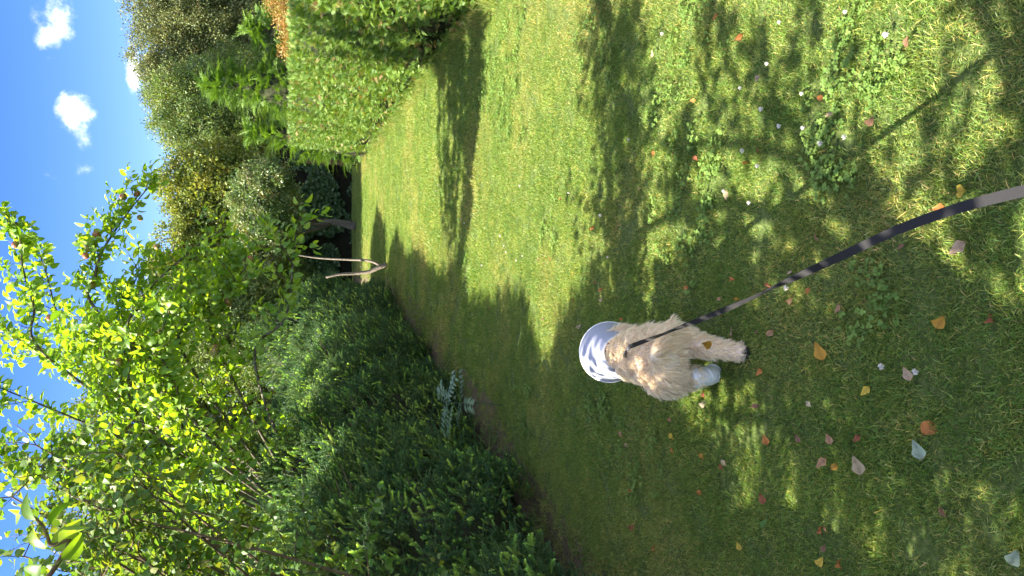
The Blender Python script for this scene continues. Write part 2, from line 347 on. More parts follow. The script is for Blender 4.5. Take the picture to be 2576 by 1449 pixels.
def grass_mesh(i, n=190, rad=.075, h=(.012, .028), dry=.16, lean=.65):
    random.seed(800 + i); mb = MB()
    for k in range(n):
        a = random.random() * 6.283; r = rad * random.random() ** .5; b = Vector((r * math.cos(a), r * math.sin(a), -.003)); l = random.uniform(*h) * random.uniform(.8, 1.25); w = random.uniform(.0014, .0026)
        d = (Vector((0, 0, 1)) + Vector((random.gauss(0, lean), random.gauss(0, lean), 0))).normalized(); side = d.cross(rv()).normalized(); fall = Vector((d.x, d.y, -.35)) * l * random.uniform(.05, .45)
        m = b + d * l * .55; t = b + d * l * .95 + fall
        if random.random() < dry: c = (random.uniform(1.9, 3.0), random.uniform(1.3, 1.8), random.uniform(1.7, 2.7))
        else: g = random.uniform(.6, 1.35); c = (g * random.uniform(.8, 1.3), g, g * random.uniform(.7, 1.1))
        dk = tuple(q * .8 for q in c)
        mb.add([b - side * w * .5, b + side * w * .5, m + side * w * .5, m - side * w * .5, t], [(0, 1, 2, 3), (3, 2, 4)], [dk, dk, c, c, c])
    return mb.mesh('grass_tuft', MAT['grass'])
def clover_mesh(i):
    random.seed(850 + i); mb = MB()
    for k in range(26):
        a = random.random() * 6.283; r = .07 * random.random() ** .5; h = random.uniform(.018, .04); c = Vector((r * math.cos(a), r * math.sin(a), h)); up = (Vector((0, 0, 1)) + rv(.3)).normalized(); s = random.uniform(.008, .0125)
        mb.tube([c - Vector((0, 0, h + .002)), c], .0006, 3, (1, 1, 1), False); a0 = random.random() * 6; g = random.uniform(.7, 1.2); o = up.orthogonal().normalized()
        for q in range(3):
            d = Quaternion(up, a0 + q * 2.094) @ o; blade(mb, c, d, up, s, s * 1.0, 2, .25, .1, (g, g, g), lambda u: [.25, 1, .8][int(u * 2 + .5)])
    return mb.mesh('clover_tuft', MAT['clover'])
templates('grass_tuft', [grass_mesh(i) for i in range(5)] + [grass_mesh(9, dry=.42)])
templates('clover_tuft', [clover_mesh(i) for i in range(3)])
templates('long_grass', [grass_mesh(20 + i, 40, .06, (.08, .19), .2, .45) for i in range(3)])

# ------------------------------------------------------------------ ground
def ground_mat():
    m = bpy.data.materials.new('lawn_soil'); t, N, L = nodes(m)
    ge = N('ShaderNodeNewGeometry'); n1 = N('ShaderNodeTexNoise'); n1.inputs['Scale'].default_value = 60; n1.inputs['Detail'].default_value = 6; L(ge.outputs['Position'], n1.inputs['Vector'])
    cr = N('ShaderNodeValToRGB'); ramp(cr, [(.3, (.045, .07, .02)), (.5, (.075, .11, .03)), (.7, (.12, .14, .05))]); L(n1.outputs['Fac'], cr.inputs[0])
    pb = N('ShaderNodeBsdfPrincipled'); pb.inputs['Roughness'].default_value = .95; pb.inputs['Specular IOR Level'].default_value = .1; L(cr.outputs[0], pb.inputs['Base Color'])
    b = N('ShaderNodeBump'); b.inputs['Strength'].default_value = .8; b.inputs['Distance'].default_value = .02; L(n1.outputs['Fac'], b.inputs['Height']); L(b.outputs[0], pb.inputs['Normal'])
    o = N('ShaderNodeOutputMaterial'); L(pb.outputs[0], o.inputs[0]); return m
mb = MB(); mb.add([(-400, -400, 0), (400, -400, 0), (400, 400, 0), (-400, 400, 0)], [(0, 1, 2, 3)])
tag(mb.build('ground', ground_mat()), kind='structure')
EDGE = [(-1.62, -1), (-1.60, 1.5), (-1.42, 3.5), (-1.20, 4.65), (-.98, 5.43), (-.74, 6.5), (-.2, 9.1), (.2, 12.8), (.5, 16), (.55, 18.7)]     # lawn's ragged edge along the spruces
def edge_x(y):
    for (x0, y0), (x1, y1) in zip(EDGE, EDGE[1:]):
        if y0 <= y <= y1: return x0 + (x1 - x0) * (y - y0) / (y1 - y0)
    return EDGE[-1][0]
mb = MB(); vs = []; ys = [-1 + .25 * i for i in range(80)]
for y in ys:
    e = edge_x(y) + .10 * n3((y, 3, 0), 1.7) + .05 * n3((y, 9, 0), 5); vs += [(-5, y, .005), (e + .02, y, .005)]
mb.add(vs, [(2 * i, 2 * i + 1, 2 * i + 3, 2 * i + 2) for i in range(len(ys) - 1)])
tag(mb.build('soil_bed', solid('dry_needle_soil', (.15, .12, .08), .95, .05, (.075, .07, .035), 45, .8)), kind='structure')

HEDGE_X = lambda y: 2.27 + (y - 5.67) * .04
def lawn_points(n, y0, y1, x0=-2.5, x1=3.0):
    p = np.stack([RNG.uniform(x0, x1, n), RNG.uniform(y0, y1, n), np.zeros(n)], 1)
    e = np.array([edge_x(y) + .16 * n3((y, 3, 0), 1.7) for y in p[:, 1]]); thin = (p[:, 0] - e)
    return p[(thin > RNG.uniform(-.35, .15, n)) & (p[:, 0] < np.array([HEDGE_X(y) + .15 if y < 14.6 else 9 for y in p[:, 1]]))]
def ground_scatter(name, tmpl, pts, lo, hi, idx=None):
    n = len(pts); s = RNG.uniform(lo, hi, n); d = np.tile([0, 0, 1.0], (n, 1)) + rnd(n, .08)
    return scatter(name, tmpl, pts, quats(d, rnd(n)), s, None, idx)
a = lawn_points(14500, -.2, 6.0); b = lawn_points(9500, 6.0, 19, -1, 4); p = np.concatenate([a, b])
dryp = np.array([n3(q, .55) + .5 * n3(q, 2.1) for q in p]); idx = np.where(RNG.uniform(0, 1, len(p)) < .06 + np.clip(dryp * .6, 0, .45), 5, RNG.integers(0, 5, len(p)))
s = np.where(p[:, 1] > 6, 1.35, .82) * RNG.uniform(.75, 1.2, len(p)) * (1 + .25 * np.array([n3(q, .9) for q in p]))
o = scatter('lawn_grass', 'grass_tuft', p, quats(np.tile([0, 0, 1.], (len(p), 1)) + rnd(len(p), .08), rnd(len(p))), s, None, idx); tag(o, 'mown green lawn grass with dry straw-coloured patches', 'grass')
c = lawn_points(3600, .5, 9); k = np.array([n3(q + np.array([5, 0, 0]), 1.3) for q in c]) + np.clip((3.4 - c[:, 1]) * .06 + c[:, 0] * .12, -.2, .22)
o = ground_scatter('clover_patches', 'clover_tuft', c[k > .22], .5, .85); tag(o, 'low clover leaves mixed into the lawn, densest near the bottom of the hedge side', 'clover')
hy = RNG.uniform(2.5, 14.5, 520); p = np.stack([np.array([HEDGE_X(y) for y in hy]) + RNG.normal(.02, .07, len(hy)), hy, np.zeros(len(hy))], 1)
o = ground_scatter('hedge_foot_grass', 'long_grass', p, .5, 1.0); tag(o, 'longer uncut grass along the foot of the clipped hedge', 'grass')
p = np.array([(edge_x(y) + random.gauss(-.12, .1), y, 0) for y in RNG.uniform(2, 14, 130)]); o = ground_scatter('spruce_foot_grass', 'long_grass', p, .35, .7)
tag(o, 'sparse weedy grass on bare soil under the spruces', 'grass')

# ------------------------------------------------------------------ clipped conifer hedge
def hedge():
    root = empty('clipped_hedge', (2.9, 8, 0), 'long clipped bright green conifer hedge beside the lawn', 'hedge')
    y0, y1, wid, h = 1.5, 14.6, 1.25, 1.46; core = MB()
    sec = [(0.10, .06), (.10, .8), (.14, h - .25), (.3, h - .12), (wid - .3, h - .12), (wid - .1, h - .3), (wid - .1, .05)]
    vs = []; ys = np.linspace(y0 + .1, y1 - .12, 60)
    for y in ys:
        for (x, z) in sec: vs.append((HEDGE_X(y) + x + .06 * n3((x, y, z), 2.5), y, z + .04 * n3((x, y, z), 3)))
    k = len(sec); fs = [(i * k + j, i * k + (j + 1) % k, (i + 1) * k + (j + 1) % k, (i + 1) * k + j) for i in range(len(ys) - 1) for j in range(k)]
    fs += [tuple(range(k)), tuple(reversed(range((len(ys) - 1) * k, len(ys) * k)))]; core.add(vs, fs); core.build('dark_core', MAT['dark_inner'], root)
    pts = []; nr = []
    def face(n, kind):
        for _ in range(n):
            y = random.uniform(y0, y1)
            if kind == 'side':
                z = random.random() ** .85 * h; nv = (-1, 0, .12 + .9 * max(0, z / h - .85) * 6); x = 0
            elif kind == 'top': x = random.uniform(0, wid); z = h; nv = (-.15, 0, 1)
            elif kind == 'back': z = random.random() * h; x = wid; nv = (1, 0, .1)
            else: y = y1; x = random.uniform(0, wid); z = random.random() * h; nv = (0, 1, .1)
            if kind == 'near': y = y0; nv = (0, -1, .1)
            if z < .32 and random.random() < .55 and kind == 'side': continue
            bulge = .09 * n3((x, y, z), 1.0) + .05 * n3((x, y, z), 3.0); rr = .10 * max(0, z / h - .8) ** 1.3 * 5
            gap = n3((x + 7, y, z), 2.0)
            if gap < -.22 and random.random() < .8: continue
            pts.append((HEDGE_X(y) + x + (rr if kind == 'side' else 0) - bulge * (1 if kind == 'side' else 0) + random.uniform(0, .07), y, z + (bulge if kind == 'top' else 0) - (random.uniform(0, .06) if kind == 'top' else 0))); nr.append(nv)
    face(36000, 'side'); face(8000, 'top'); face(1500, 'end'); face(900, 'back'); face(300, 'near')
    pts = np.array(pts); nr = unit(np.array(nr)); n = len(pts)
    d = unit(nr * .55 + np.array([-.05, -.12, .45]) + rnd(n, .38)); hint = nr * .8 + np.array([0, -.2, .5]) + rnd(n, .5)
    pieces('spray', 'foliage', 'hedge_spray', pts, quats(d, hint), RNG.uniform(.38, .72, n), root, 300)
    st = MB()
    for y in np.arange(2, 14.4, .55):
        x = HEDGE_X(y) + .45 + random.gauss(0, .08); t = MB(); t.tube([(x, y, 0), (x + .02, y, .5), (x, y, 1.2)], [.035, .03, .015], 6); t.build('stem', MAT['twig'], root)
    # a bare brown twig poking out at the base of the far half
hedge()

# ------------------------------------------------------------------ spruces
def spruce(cx, cy, r, h, label, seed, nspray=1500, nsprig=2200, parts=300, lean=.0):
    random.seed(seed); root = empty('spruce_tree', (cx, cy, 0), label, 'spruce', 'row of low bushy spruces beside the lawn')
    t = MB(); t.tube([(cx, cy, 0), (cx + .02, cy, h * .5), (cx, cy + .02, h * .93)], [.06, .045, .012], 7); t.build('trunk', MAT['bark'], root)
    prof = lambda u: (1 - max(0, min(1, u)) ** 2.1) ** .62 * (.88 + .12 * min(1, u / .18))
    core = MB(); nu, nv = 12, 22; vs = []
    for i in range(nu + 1):
        u = i / nu
        for j in range(nv):
            a = 2 * math.pi * j / nv; k = r * .80 * prof(u) + .02; q = Vector((cx + k * math.cos(a), cy + 1.3 * k * math.sin(a), .04 + u * h * .9))
            w = 1 + .22 * n3(q, 2.2); vs.append((cx + (q.x - cx) * w, cy + (q.y - cy) * w, q.z))
    fs = [(i * nv + j, i * nv + (j + 1) % nv, (i + 1) * nv + (j + 1) % nv, (i + 1) * nv + j) for i in range(nu) for j in range(nv)]
    core.add(vs, fs); core.build('dark_core', MAT['dark_inner'], root)
    def shell(n, off):
        P_, N_ = [], []
        while len(P_) < n:
            u = random.random() ** .9; a = random.random() * 2 * math.pi
            if math.cos(a) < -.45 and random.random() < .75: continue
            if random.random() > prof(u) * .85 + .25: continue
            k = r * prof(u); nz = .25 + 1.6 * max(0, u - .45); nrm = Vector((math.cos(a), math.sin(a), nz)).normalized(); q = Vector((cx + k * math.cos(a), cy + 1.3 * k * math.sin(a), .03 + u * h))
            lay = .24 * n3(q, 1.4) + .14 * n3(q, 3.4)                       # tiers and hollows
            q += nrm * (lay + random.uniform(-.10, .03) + off)
            if q.z < .02: q.z = random.uniform(.02, .08)
            P_.append(q); N_.append(nrm)
        return np.array(P_), np.array(N_)
    p, nr = shell(nspray, -.10); n = len(p); d = unit(nr * .95 + np.array([.05, -.05, .25]) + rnd(n, .34))
    scatter('foliage', 'spruce_spray', p, quats(d, nr + np.array([0, 0, .6]) + rnd(n, .3)), RNG.uniform(.75, 1.2, n), root)
    # brown shoots carrying sprigs
    p, nr = shell(int(nsprig * 1.35), -.02); n = len(p); d = unit(nr * .75 + np.array([.1, -.1, .5]) + rnd(n, .42)); q = quats(d, rnd(n))
    pieces('sprig', 'outer_foliage', 'sprig', p, q, RNG.uniform(.8, 1.4, n), root, parts)
    tw = MB()
    for k in range(26):
        a = random.uniform(-1.9, 1.3); z = random.uniform(.2, h * .8); k0 = r * prof(z / h); b = Vector((cx + .5 * k0 * math.cos(a), cy + .5 * k0 * math.sin(a), z)); o = Vector((math.cos(a), math.sin(a), random.uniform(.1, .5)))
        e = b + o.normalized() * (k0 * .5 + random.uniform(.0, .12)); tb = MB(); tb.tube([b, (b + e) / 2 + Vector((0, 0, -.03)), e], [.009, .006, .0025], 5); tb.build('branch', MAT['twig'], root)
    return root
S = [(-2.6, 1.7, 1.2, 1.9, 'dark spruce nearest the camera, mostly outside the bottom edge of the photo', 300, 1000, 1200),
     (-2.55, 3.40, 1.15, 2.2, 'shaded dark green spruce at the bottom edge of the photo, largest in view', 300, 1800, 2700),
     (-2.25, 5.15, 1.22, 1.85, 'spruce with upright fresh light green tips beside the pale rowan seedling', 300, 1800, 2900),
     (-1.95, 6.95, 1.22, 1.75, 'dark spruce directly behind the rowan seedling', 300, 1600, 2500),
     (-1.55, 8.85, 1.2, 1.6, 'spruce beside the small yellow flowers at the lawn edge', 300, 1600, 2200),
     (-1.2, 10.9, 1.2, 1.55, 'spruce just before the fallen pale branch', 200, 1500, 1900),
     (-.95, 13.2, 1.1, 2.15, 'tall sunlit-topped spruce behind the fallen pale branch', 200, 1600, 2000),
     (-2.6, 11.9, 1.1, 2.3, 'tall sunlit spruce in the second row behind the apple branches', 150, 1300, 1500)]
for i, (cx, cy, r, h, lab, parts, ns, ng) in enumerate(S): spruce(cx, cy, r, h, lab, 40 + i, ns, ng, parts)

# ------------------------------------------------------------------ apple tree (branches as seen, leaves on shoots)
def bez(pts, n):
    pts = [Vector(p) for p in pts]; out = []
    for i in range(len(pts) - 1):
        p0 = pts[max(i - 1, 0)]; p1 = pts[i]; p2 = pts[i + 1]; p3 = pts[min(i + 2, len(pts) - 1)]
        for k in range(n):
            t = k / n; out.append(.5 * ((2 * p1) + (p2 - p0) * t + (2 * p0 - 5 * p1 + 4 * p2 - p3) * t * t + (3 * p1 - p0 - 3 * p2 + p3) * t ** 3))
    return out + [pts[-1]]
def shoot(start, d, ln, up=.25, n=6):
    d = Vector(d).normalized(); p = Vector(start); out = [p.copy()]
    for i in range(n):
        d = (d + rv(.13) + Vector((0, 0, up / n))).normalized(); p = p + d * (ln / n); out.append(p.copy())
    return out
class Leafer:
    def __init__(s): s.p = []; s.d = []; s.h = []; s.s = []
    def along(s, pts, step, size=(.75, 1.25), t0=.12, whorl=2):
        acc = 0; an = random.random() * 6; tot = sum((b - a).length for a, b in zip(pts, pts[1:])); run = 0
        for a, b in zip(pts, pts[1:]):
            l = (b - a).length; t = (b - a).normalized(); o = t.orthogonal().normalized()
            while acc < l:
                if (run + acc) / tot > t0:
                    for w in range(random.randint(1, whorl)):
                        an += 2.4; q = Quaternion(t, an) @ o; d = (q + t * .55 + Vector((0, 0, -.05)) + rv(.25)).normalized()
                        s.p.append(a + t * acc); s.d.append(d); s.h.append(Vector((-.45, -.1, .9)) + rv(.45)); s.s.append(random.uniform(*size))
                acc += step * random.uniform(.6, 1.4)
            acc -= l; run += l
        s.p.append(pts[-1]); s.d.append((pts[-1] - pts[-2]).normalized()); s.h.append(Vector((-.5, 0, 1)) + rv(.3)); s.s.append(random.uniform(*size) * .8)
    def emit(s, part, rest, tmpl, root, maxn=300):
        pieces(part, rest, tmpl, np.array(s.p), quats(np.array(s.d), np.array(s.h)), np.array(s.s), root, maxn)
MAT['apple'] = solid('apple_skin', (.30, .055, .035), .35, .5, (.20, .22, .05), 9, 0)
def apple_mesh():
    mb = MB(); nu, nv = 10, 14; vs = []
    for i in range(nu + 1):
        th = math.pi * i / nu; r = .027 * math.sin(th) * (1 + .06 * math.cos(th)); z = -.025 * math.cos(th) * (1 - .30 * math.exp(-(math.sin(th) / .35) ** 2))
        vs += [(r * math.cos(2 * math.pi * j / nv), r * math.sin(2 * math.pi * j / nv), z) for j in range(nv)]
    mb.add(vs, [(i * nv + j, i * nv + (j + 1) % nv, (i + 1) * nv + (j + 1) % nv, (i + 1) * nv + j) for i in range(nu) for j in range(nv)])
    mb.tube([(0, 0, .014), (.002, 0, .03), (.004, 0, .045)], .0013, 4, (.4, .4, .3)); return mb.mesh('apple', MAT['apple'])
APPLE = apple_mesh()
def apple_tree():
    random.seed(21); base = Vector((-2.5, 7.3, 0)); root = empty('apple_tree', base, 'tall apple tree with reddish apples arching over the spruces', 'apple tree', 'apple trees')
    fork = Vector((-2.4, 7.2, 1.1)); t = MB(); t.tube([base, base + Vector((.05, 0, .6)), fork], [.07, .05, .035], 9); t.build('trunk', MAT['bark'], root)
    B = [[(245, 785, 5.3), (240, 694, 5.3), (256, 636, 5.3), (285, 587, 5.35), (324, 532, 5.4), (379, 464, 5.5)],
         [(337, 856, 5.6), (353, 768, 5.6), (382, 720, 5.6), (444, 662, 5.7), (505, 613, 5.8), (564, 577, 5.9)],
         [(454, 872, 5.4), (496, 794, 5.4), (531, 726, 5.45), (570, 678, 5.5)],
         [(531, 833, 5.2), (557, 781, 5.2), (590, 713, 5.2), (640, 640, 5.2)],
         [(640, 900, 5.0), (715, 804, 4.9), (735, 690, 4.8), (743, 590, 4.75)],
         [(200, 960, 5.2), (84, 856, 5.1), (86, 775, 5.1), (58, 678, 5.1), (52, 613, 5.1), (42, 560, 5.1)],
         [(230, 900, 5.6), (150, 800, 5.6), (120, 700, 5.6), (100, 640, 5.6)],
         [(300, 1100, 5.2), (180, 1050, 5.1), (60, 1000, 5.0), (-40, 960, 5.0)],
         [(420, 1120, 4.9), (330, 1010, 4.8), (320, 900, 4.8), (250, 820, 4.8)],
         [(380, 1250, 5.0), (260, 1200, 4.9), (130, 1180, 4.8), (20, 1150, 4.8)],
         [(480, 1050, 4.8), (440, 960, 4.7), (400, 880, 4.65), (420, 800, 4.6)],
         [(300, 1000, 6.0), (160, 900, 6.0), (60, 860, 6.), (10, 820, 6.)],
         [(380, 900, 5.8), (420, 820, 5.9), (470, 760, 6.0), (520, 700, 6.0)],
         [(300, 940, 5.6), (280, 860, 5.7), (320, 760, 5.8), (350, 680, 5.8)], [(420, 1000, 5.4), (380, 930, 5.4), (330, 880, 5.4), (200, 860, 5.3)], [(480, 1180, 5.0), (400, 1120, 5.0), (300, 1160, 5.0), (200, 1120, 5.0)]]
    lf = Leafer(); spots = []
    for i, b in enumerate(B):
        pts = [P(q[0], q[1], q[2] * 1.25) for q in b]; st = fork + (pts[0] - fork) * .0 + rv(.03); path = [st, st + (pts[0] - st) * .5 + Vector((0, 0, .08))] + pts
        path = bez(path, 6); n = len(path); m = MB(); m.tube(path, [.013 * (1 - j / n) ** .8 + .003 for j in range(n)], 6); m.build('branch', MAT['bark'], root)
        spots += path[n // 3:]
        for j in range(max(3, n // 4), n, 1 if i in (2, 3, 8, 9, 10, 12, 13, 14, 15) else 2):
            for rep in range(1):
                d = (path[min(j + 1, n - 1)] - path[j - 1]).normalized() * .6 + rv(.55) + Vector((.1, -.12, .45)); ln = random.uniform(.10, .32) if i in (0, 1, 2, 5, 6, 7, 9, 11) else random.uniform(.15, .42)
                sh = shoot(path[j], d, ln, .5); m = MB(); m.tube(sh, [.0045 * (1 - k / 8) for k in range(len(sh))], 4); m.build('twig', MAT['twig'], root); lf.along(sh, .030, (.85, 1.5))
                for e in range(1):
                    k = random.randint(1, 4); s2 = shoot(sh[k], (sh[k + 1] - sh[k]).normalized() * .5 + rv(.6), random.uniform(.1, .26), .2, 4); lf.along(s2, .028, (.8, 1.35), .05)
        lf.along(path[n // 4:], .032, (.85, 1.4), 0)
    lf.emit('leaf', 'foliage', 'apple_leaf', root)
    ap = [(310, 495, 5.4), (345, 487, 5.45), (243, 590, 5.3), (215, 643, 5.25), (222, 625, 5.3), (300, 911, 4.75), (330, 915, 4.8), (333, 965, 4.85), (290, 1040, 4.9), (232, 718, 5.3), (352, 548, 5.45),
          (335, 858, 5.4), (400, 835, 5.1), (545, 870, 5.2), (540, 886, 4.9), (258, 880, 5.), (630, 652, 5.2), (575, 760, 5.2), (38, 615, 5.0), (265, 1000, 4.9), (350, 990, 4.8), (125, 800, 5.0), (395, 620, 5.5)]
    for q in ap:
        o = link('apple', APPLE, root); o.location = P(q[0], q[1], q[2] * 1.25) - base; o.rotation_euler = (random.uniform(-.5, .5), random.uniform(-.5, .5), random.random() * 6); o.scale = (random.uniform(1.0, 1.3),) * 3
apple_tree()

def near_tree():
    """apple tree standing left of the photographer: its crown shades the near lawn, one shoot hangs into view"""
    random.seed(33); base = Vector((-2.0, .6, 0)); root = empty('apple_tree', base, 'nearest apple tree, only its big-leaved shoot showing in the photo corner', 'apple tree', 'apple trees')
    fork = Vector((-1.85, .8, 1.5)); t = MB(); t.tube([base, base + Vector((.04, .03, .8)), fork], [.10, .08, .07], 9); t.build('trunk', MAT['bark'], root)
    lf = Leafer(); tw = Leafer()
    ends = [(-.95, 1.7, 2.75), (-1.5, 2.2, 2.6), (-1.7, 1.5, 3.2), (-.9, .6, 2.8), (-1.2, -.2, 2.6), (-2.2, .2, 3.1), (-2.7, 1.5, 2.6), (-2.3, 2.5, 2.75), (-1.0, 1.1, 3.0), (-1.75, 2.7, 2.45), (-1.15, 1.3, 2.3), (-1.3, .5, 2.2), (-2.2, 1.9, 2.9), (-2.9, .9, 2.5), (-2.9, .2, 2.3), (-2.6, -.6, 2.4), (-2.4, 3.0, 2.2), (-2.2, 3.5, 2.4), (-1.85, 2.6, 1.8), (-1.9, 2.2, 1.9), (-2.1, 2.5, 1.95), (-2.0, 2.75, 1.7), (-2.3, 2.8, 2.15), (-2.0, 2.35, 1.6), (-2.4, 2.5, 2.3)]
    for e in ends:
        e = Vector(e); path = bez([fork, fork + (e - fork) * .5 + Vector((0, 0, .12)) + rv(.08), e], 6); n = len(path); m = MB(); m.tube(path, [.035 * (1 - j / n) + .005 for j in range(n)], 6); m.build('branch', MAT['bark'], root)
        for j in range(4, n):
            for rep in range(1):
                sh = shoot(path[j], rv(.6) + Vector((0, 0, .2)) + (e - fork).normalized() * .5, random.uniform(.2, .5), .2); lf.along(sh, .034, (.8, 1.25))
    # the shoot that reaches into the picture
    tip = [(-60, 1500, 2.05), (130, 1440, 2.05), (125, 1370, 2.08), (105, 1320, 2.1), (70, 1290, 2.12)]
    path = bez([Vector((-1.3, 1.7, 2.5))] + [P(*q) for q in tip[1:]], 5); m = MB(); m.tube(path, [.007 - .004 * i / len(path) for i in range(len(path))], 6); m.build('shoot', MAT['twig'], root)
    L8 = [(125, 1400, 2.07, (60, 1460), 1.5), (115, 1345, 2.08, (150, 1265), 1.35), (108, 1325, 2.09, (65, 1285), 1.35), (85, 1300, 2.11, (85, 1345), 1.5), (130, 1390, 2.06, (175, 1330), 1.45), (130, 1425, 2.05, (210, 1365), 1.6), (70, 1290, 2.12, (20, 1305), 1.4), (128, 1410, 2.1, (200, 1290), 1.6)]
    for x, y, d, (tx, ty), s in L8:
        a = P(x, y, d); dd = (P(tx, ty, d + random.uniform(-.05, .05)) - a).normalized(); qn = quats([dd], [Vector((-.2, -.7, .5)) + rv(.35)])[0]
        o = link('leaf', TC['apple_leaf'][0][random.randint(0, 5)], root); o.location = a - base; o.rotation_mode = 'QUATERNION'; o.rotation_quaternion = qn; o.scale = (s * .85,) * 3
    scatter('foliage', 'apple_leaf', np.array(lf.p), quats(np.array(lf.d), np.array(lf.h)), np.array(lf.s) * 1.1, root)
near_tree()

def birch_sapling(base, ends, label, seed, n_sh=2, keepout=None):
    random.seed(seed); base = Vector(base); root = empty('birch_sapling', base, label, 'birch', 'birch saplings growing among the spruces'); lf = Leafer()
    for e in ends:
        e = Vector(e); path = bez([base, base + (e - base) * .45 + Vector((0, 0, .25)) + rv(.08), e], 8); n = len(path); m = MB(); m.tube(path, [.011 * (1 - j / n) + .0025 for j in range(n)], 6); m.build('stem', MAT['twig'], root)
        for j in range(n // 3, n):
            for r_ in range(n_sh):
                sh = shoot(path[j], rv(.6) + Vector((.25, -.15, .15)), random.uniform(.15, .42), -.15, 5); m = MB(); m.tube(sh, [.0028 * (1 - k / 7) for k in range(len(sh))], 3); m.build('twig', MAT['twig'], root); lf.along(sh, .022, (.65, 1.05))
    lf.emit('leaf', 'foliage', 'birch_leaf', root)
birch_sapling((-1.95, 3.1, 0), [P(x, y, d * .80) for x, y, d in ((330, 1200, 4.0), (350, 1400, 3.7), (250, 1260, 4.0), (330, 1380, 3.8), (180, 1330, 4.2), (120, 1200, 4.2), (300, 1140, 4.3), (60, 1400, 4.0), (200, 1440, 3.8),
               (30, 1250, 4.1), (90, 1120, 4.3), (320, 1300, 3.7), (20, 1480, 3.9), (150, 1500, 3.8))],
              'leafy birch sapling rising above the near spruces behind the big-leaved shoot', 61, 2)

# ------------------------------------------------------------------ background trees
def tree(name, base, lobes, tmpl, n, label, cat, seed, trunk=.12, scale=(.8, 1.3), barkm='bark', gapv=-.18, group=None, twigs=40, droop=0):
    random.seed(seed); base = Vector(base); root = empty(name, base, label, cat, group)
    top = max(lobes, key=lambda l: l[2]); mid = Vector((sum(l[0] for l in lobes) / len(lobes), sum(l[1] for l in lobes) / len(lobes), 0))
    hgt = top[2]; fk = Vector((base.x * .6 + mid.x * .4, base.y, hgt * .45)); t = MB()
    t.tube(bez([base, (base + fk) / 2 + Vector((.05, 0, 0)), fk, Vector((top[0], top[1], top[2]))], 5), [trunk * (1 - k / 18) + .012 for k in range(16)], 8); t.build('trunk', MAT[barkm], root)
    vol = [l[3] * l[4] * l[5] for l in lobes]; pts = []; dirs = []
    for l, v in zip(lobes, vol):
        c = Vector(l[:3]); m = MB(); st = base + (fk - base) * random.uniform(.6, 1); m.tube(bez([st, (st + c) / 2 + rv(.1), c], 4), [trunk * .45 * (1 - k / 10) + .008 for k in range(9)], 6); m.build('branch', MAT[barkm], root)
        k = int(n * v / sum(vol)); mine = []
        while len(mine) < k:
            d = rv().normalized(); r = random.random() ** .38; q = c + Vector((d.x * l[3], d.y * l[4], d.z * l[5])) * r * (1 + .22 * n3(d * 2 + c, 1.3))
            if q.z < .1: continue
            if n3(q, 1.35 / (.35 + .2 * l[3])) < gapv: continue
            mine.append(q); pts.append(q); dirs.append(d)
        for q in random.sample(mine, min(len(mine), max(4, twigs // len(lobes)))):
            m = MB(); s = c + (q - c) * .15; m.tube([s, (s + q) / 2 + rv(.06), q, q + (q - c).normalized() * .18], [.02, .014, .008, .002], 4); m.build('twig', MAT[barkm], root)
    pts = np.array(pts); d = unit(np.array(dirs) + np.array([0, 0, .3 - droop]) + rnd(len(pts), .4))
    scatter('crown', tmpl, pts, quats(d, rnd(len(pts))), RNG.uniform(*scale, len(pts)), root); return root
# lobes: x y z rx ry rz
tree('willow_tree', (10, 31, 0), [(7.2, 30, 3.6, 2.0, 1.8, 2.6), (9.2, 30.5, 4.4, 2.3, 2, 2.8), (11.6, 31, 4.6, 2.4, 2, 3.0), (7.6, 30, 5.7, 1.2, 1.2, 1.2), (13.5, 31, 4.2, 2.2, 2, 3.2), (9.8, 30, 2.0, 4, 1.5, 1.8)],
     'olive_clump', 9500, 'tall dense olive grey-green tree against the sky beyond the hedge', 'tree', 71, .22, (.85, 1.35), gapv=-.5)
tree('ash_tree', (5.2, 24, 0), [(5.2, 23, 3.6, 1.3, 1.2, 1.9), (4.3, 22.5, 3.4, 1.0, 1.0, 1.7), (6.0, 23.5, 2.9, 1.2, 1, 1.6), (4.9, 22.5, 2.2, 1.8, 1, 1.3)], 'ash_clump', 3400, 'mid green tree between the olive grey tree and the yellow-green shrub', 'tree', 72, .14, (.7, 1.15))
tree('sallow_shrub', (2.6, 20.5, 0), [(2.5, 20, 3.3, 1.1, 1, 1.35), (1.5, 20, 3.2, 1.0, .9, 1.4), (.5, 20, 3.3, 1.0, .9, 1.5), (3.1, 20.4, 2.6, .9, .9, 1.3), (2.3, 19.8, 2.2, 1.3, .9, .9)], 'yellow_clump', 3400, 'yellow-green shrub above the crab apple', 'shrub', 73, .1, (.6, 1.05))
tree('crab_apple_tree', (1.45, 17.9, 0), [(1.7, 16.9, 2.15, .95, .8, .7), (2.25, 16.7, 1.95, .55, .6, .5), (1.0, 17, 2.0, .7, .7, .7), (1.6, 17.0, 1.65, .9, .7, .45)], 'crab_clump', 1150, 'small crab apple tree with pale leaves and pinkish fruit over the ivy', 'crab apple', 74, .085, (.65, 1.1))
tree('scrub_tree', (-.4, 17.5, 0), [(-.3, 17.3, 2.2, 1.1, 1, 1.1), (.4, 17.6, 1.9, .7, .8, .8), (-1.2, 17, 2.7, 1.2, 1, 1.3)], 'ash_clump', 1100, 'dark scrubby tree at the far end behind the last spruce', 'tree', 75, .09, (.7, 1.1))
tree('barberry_bush', (4.4, 11.2, 0), [(4.1, 11.0, 1.45, .5, .5, .36), (4.9, 10.6, 1.5, .55, .5, .4), (3.75, 11.6, 1.42, .4, .4, .28)], 'rust_clump', 520, 'rust and orange leaved bush showing above the clipped hedge', 'bush', 76, .04, (.7, 1.2), 'twig', -.4)
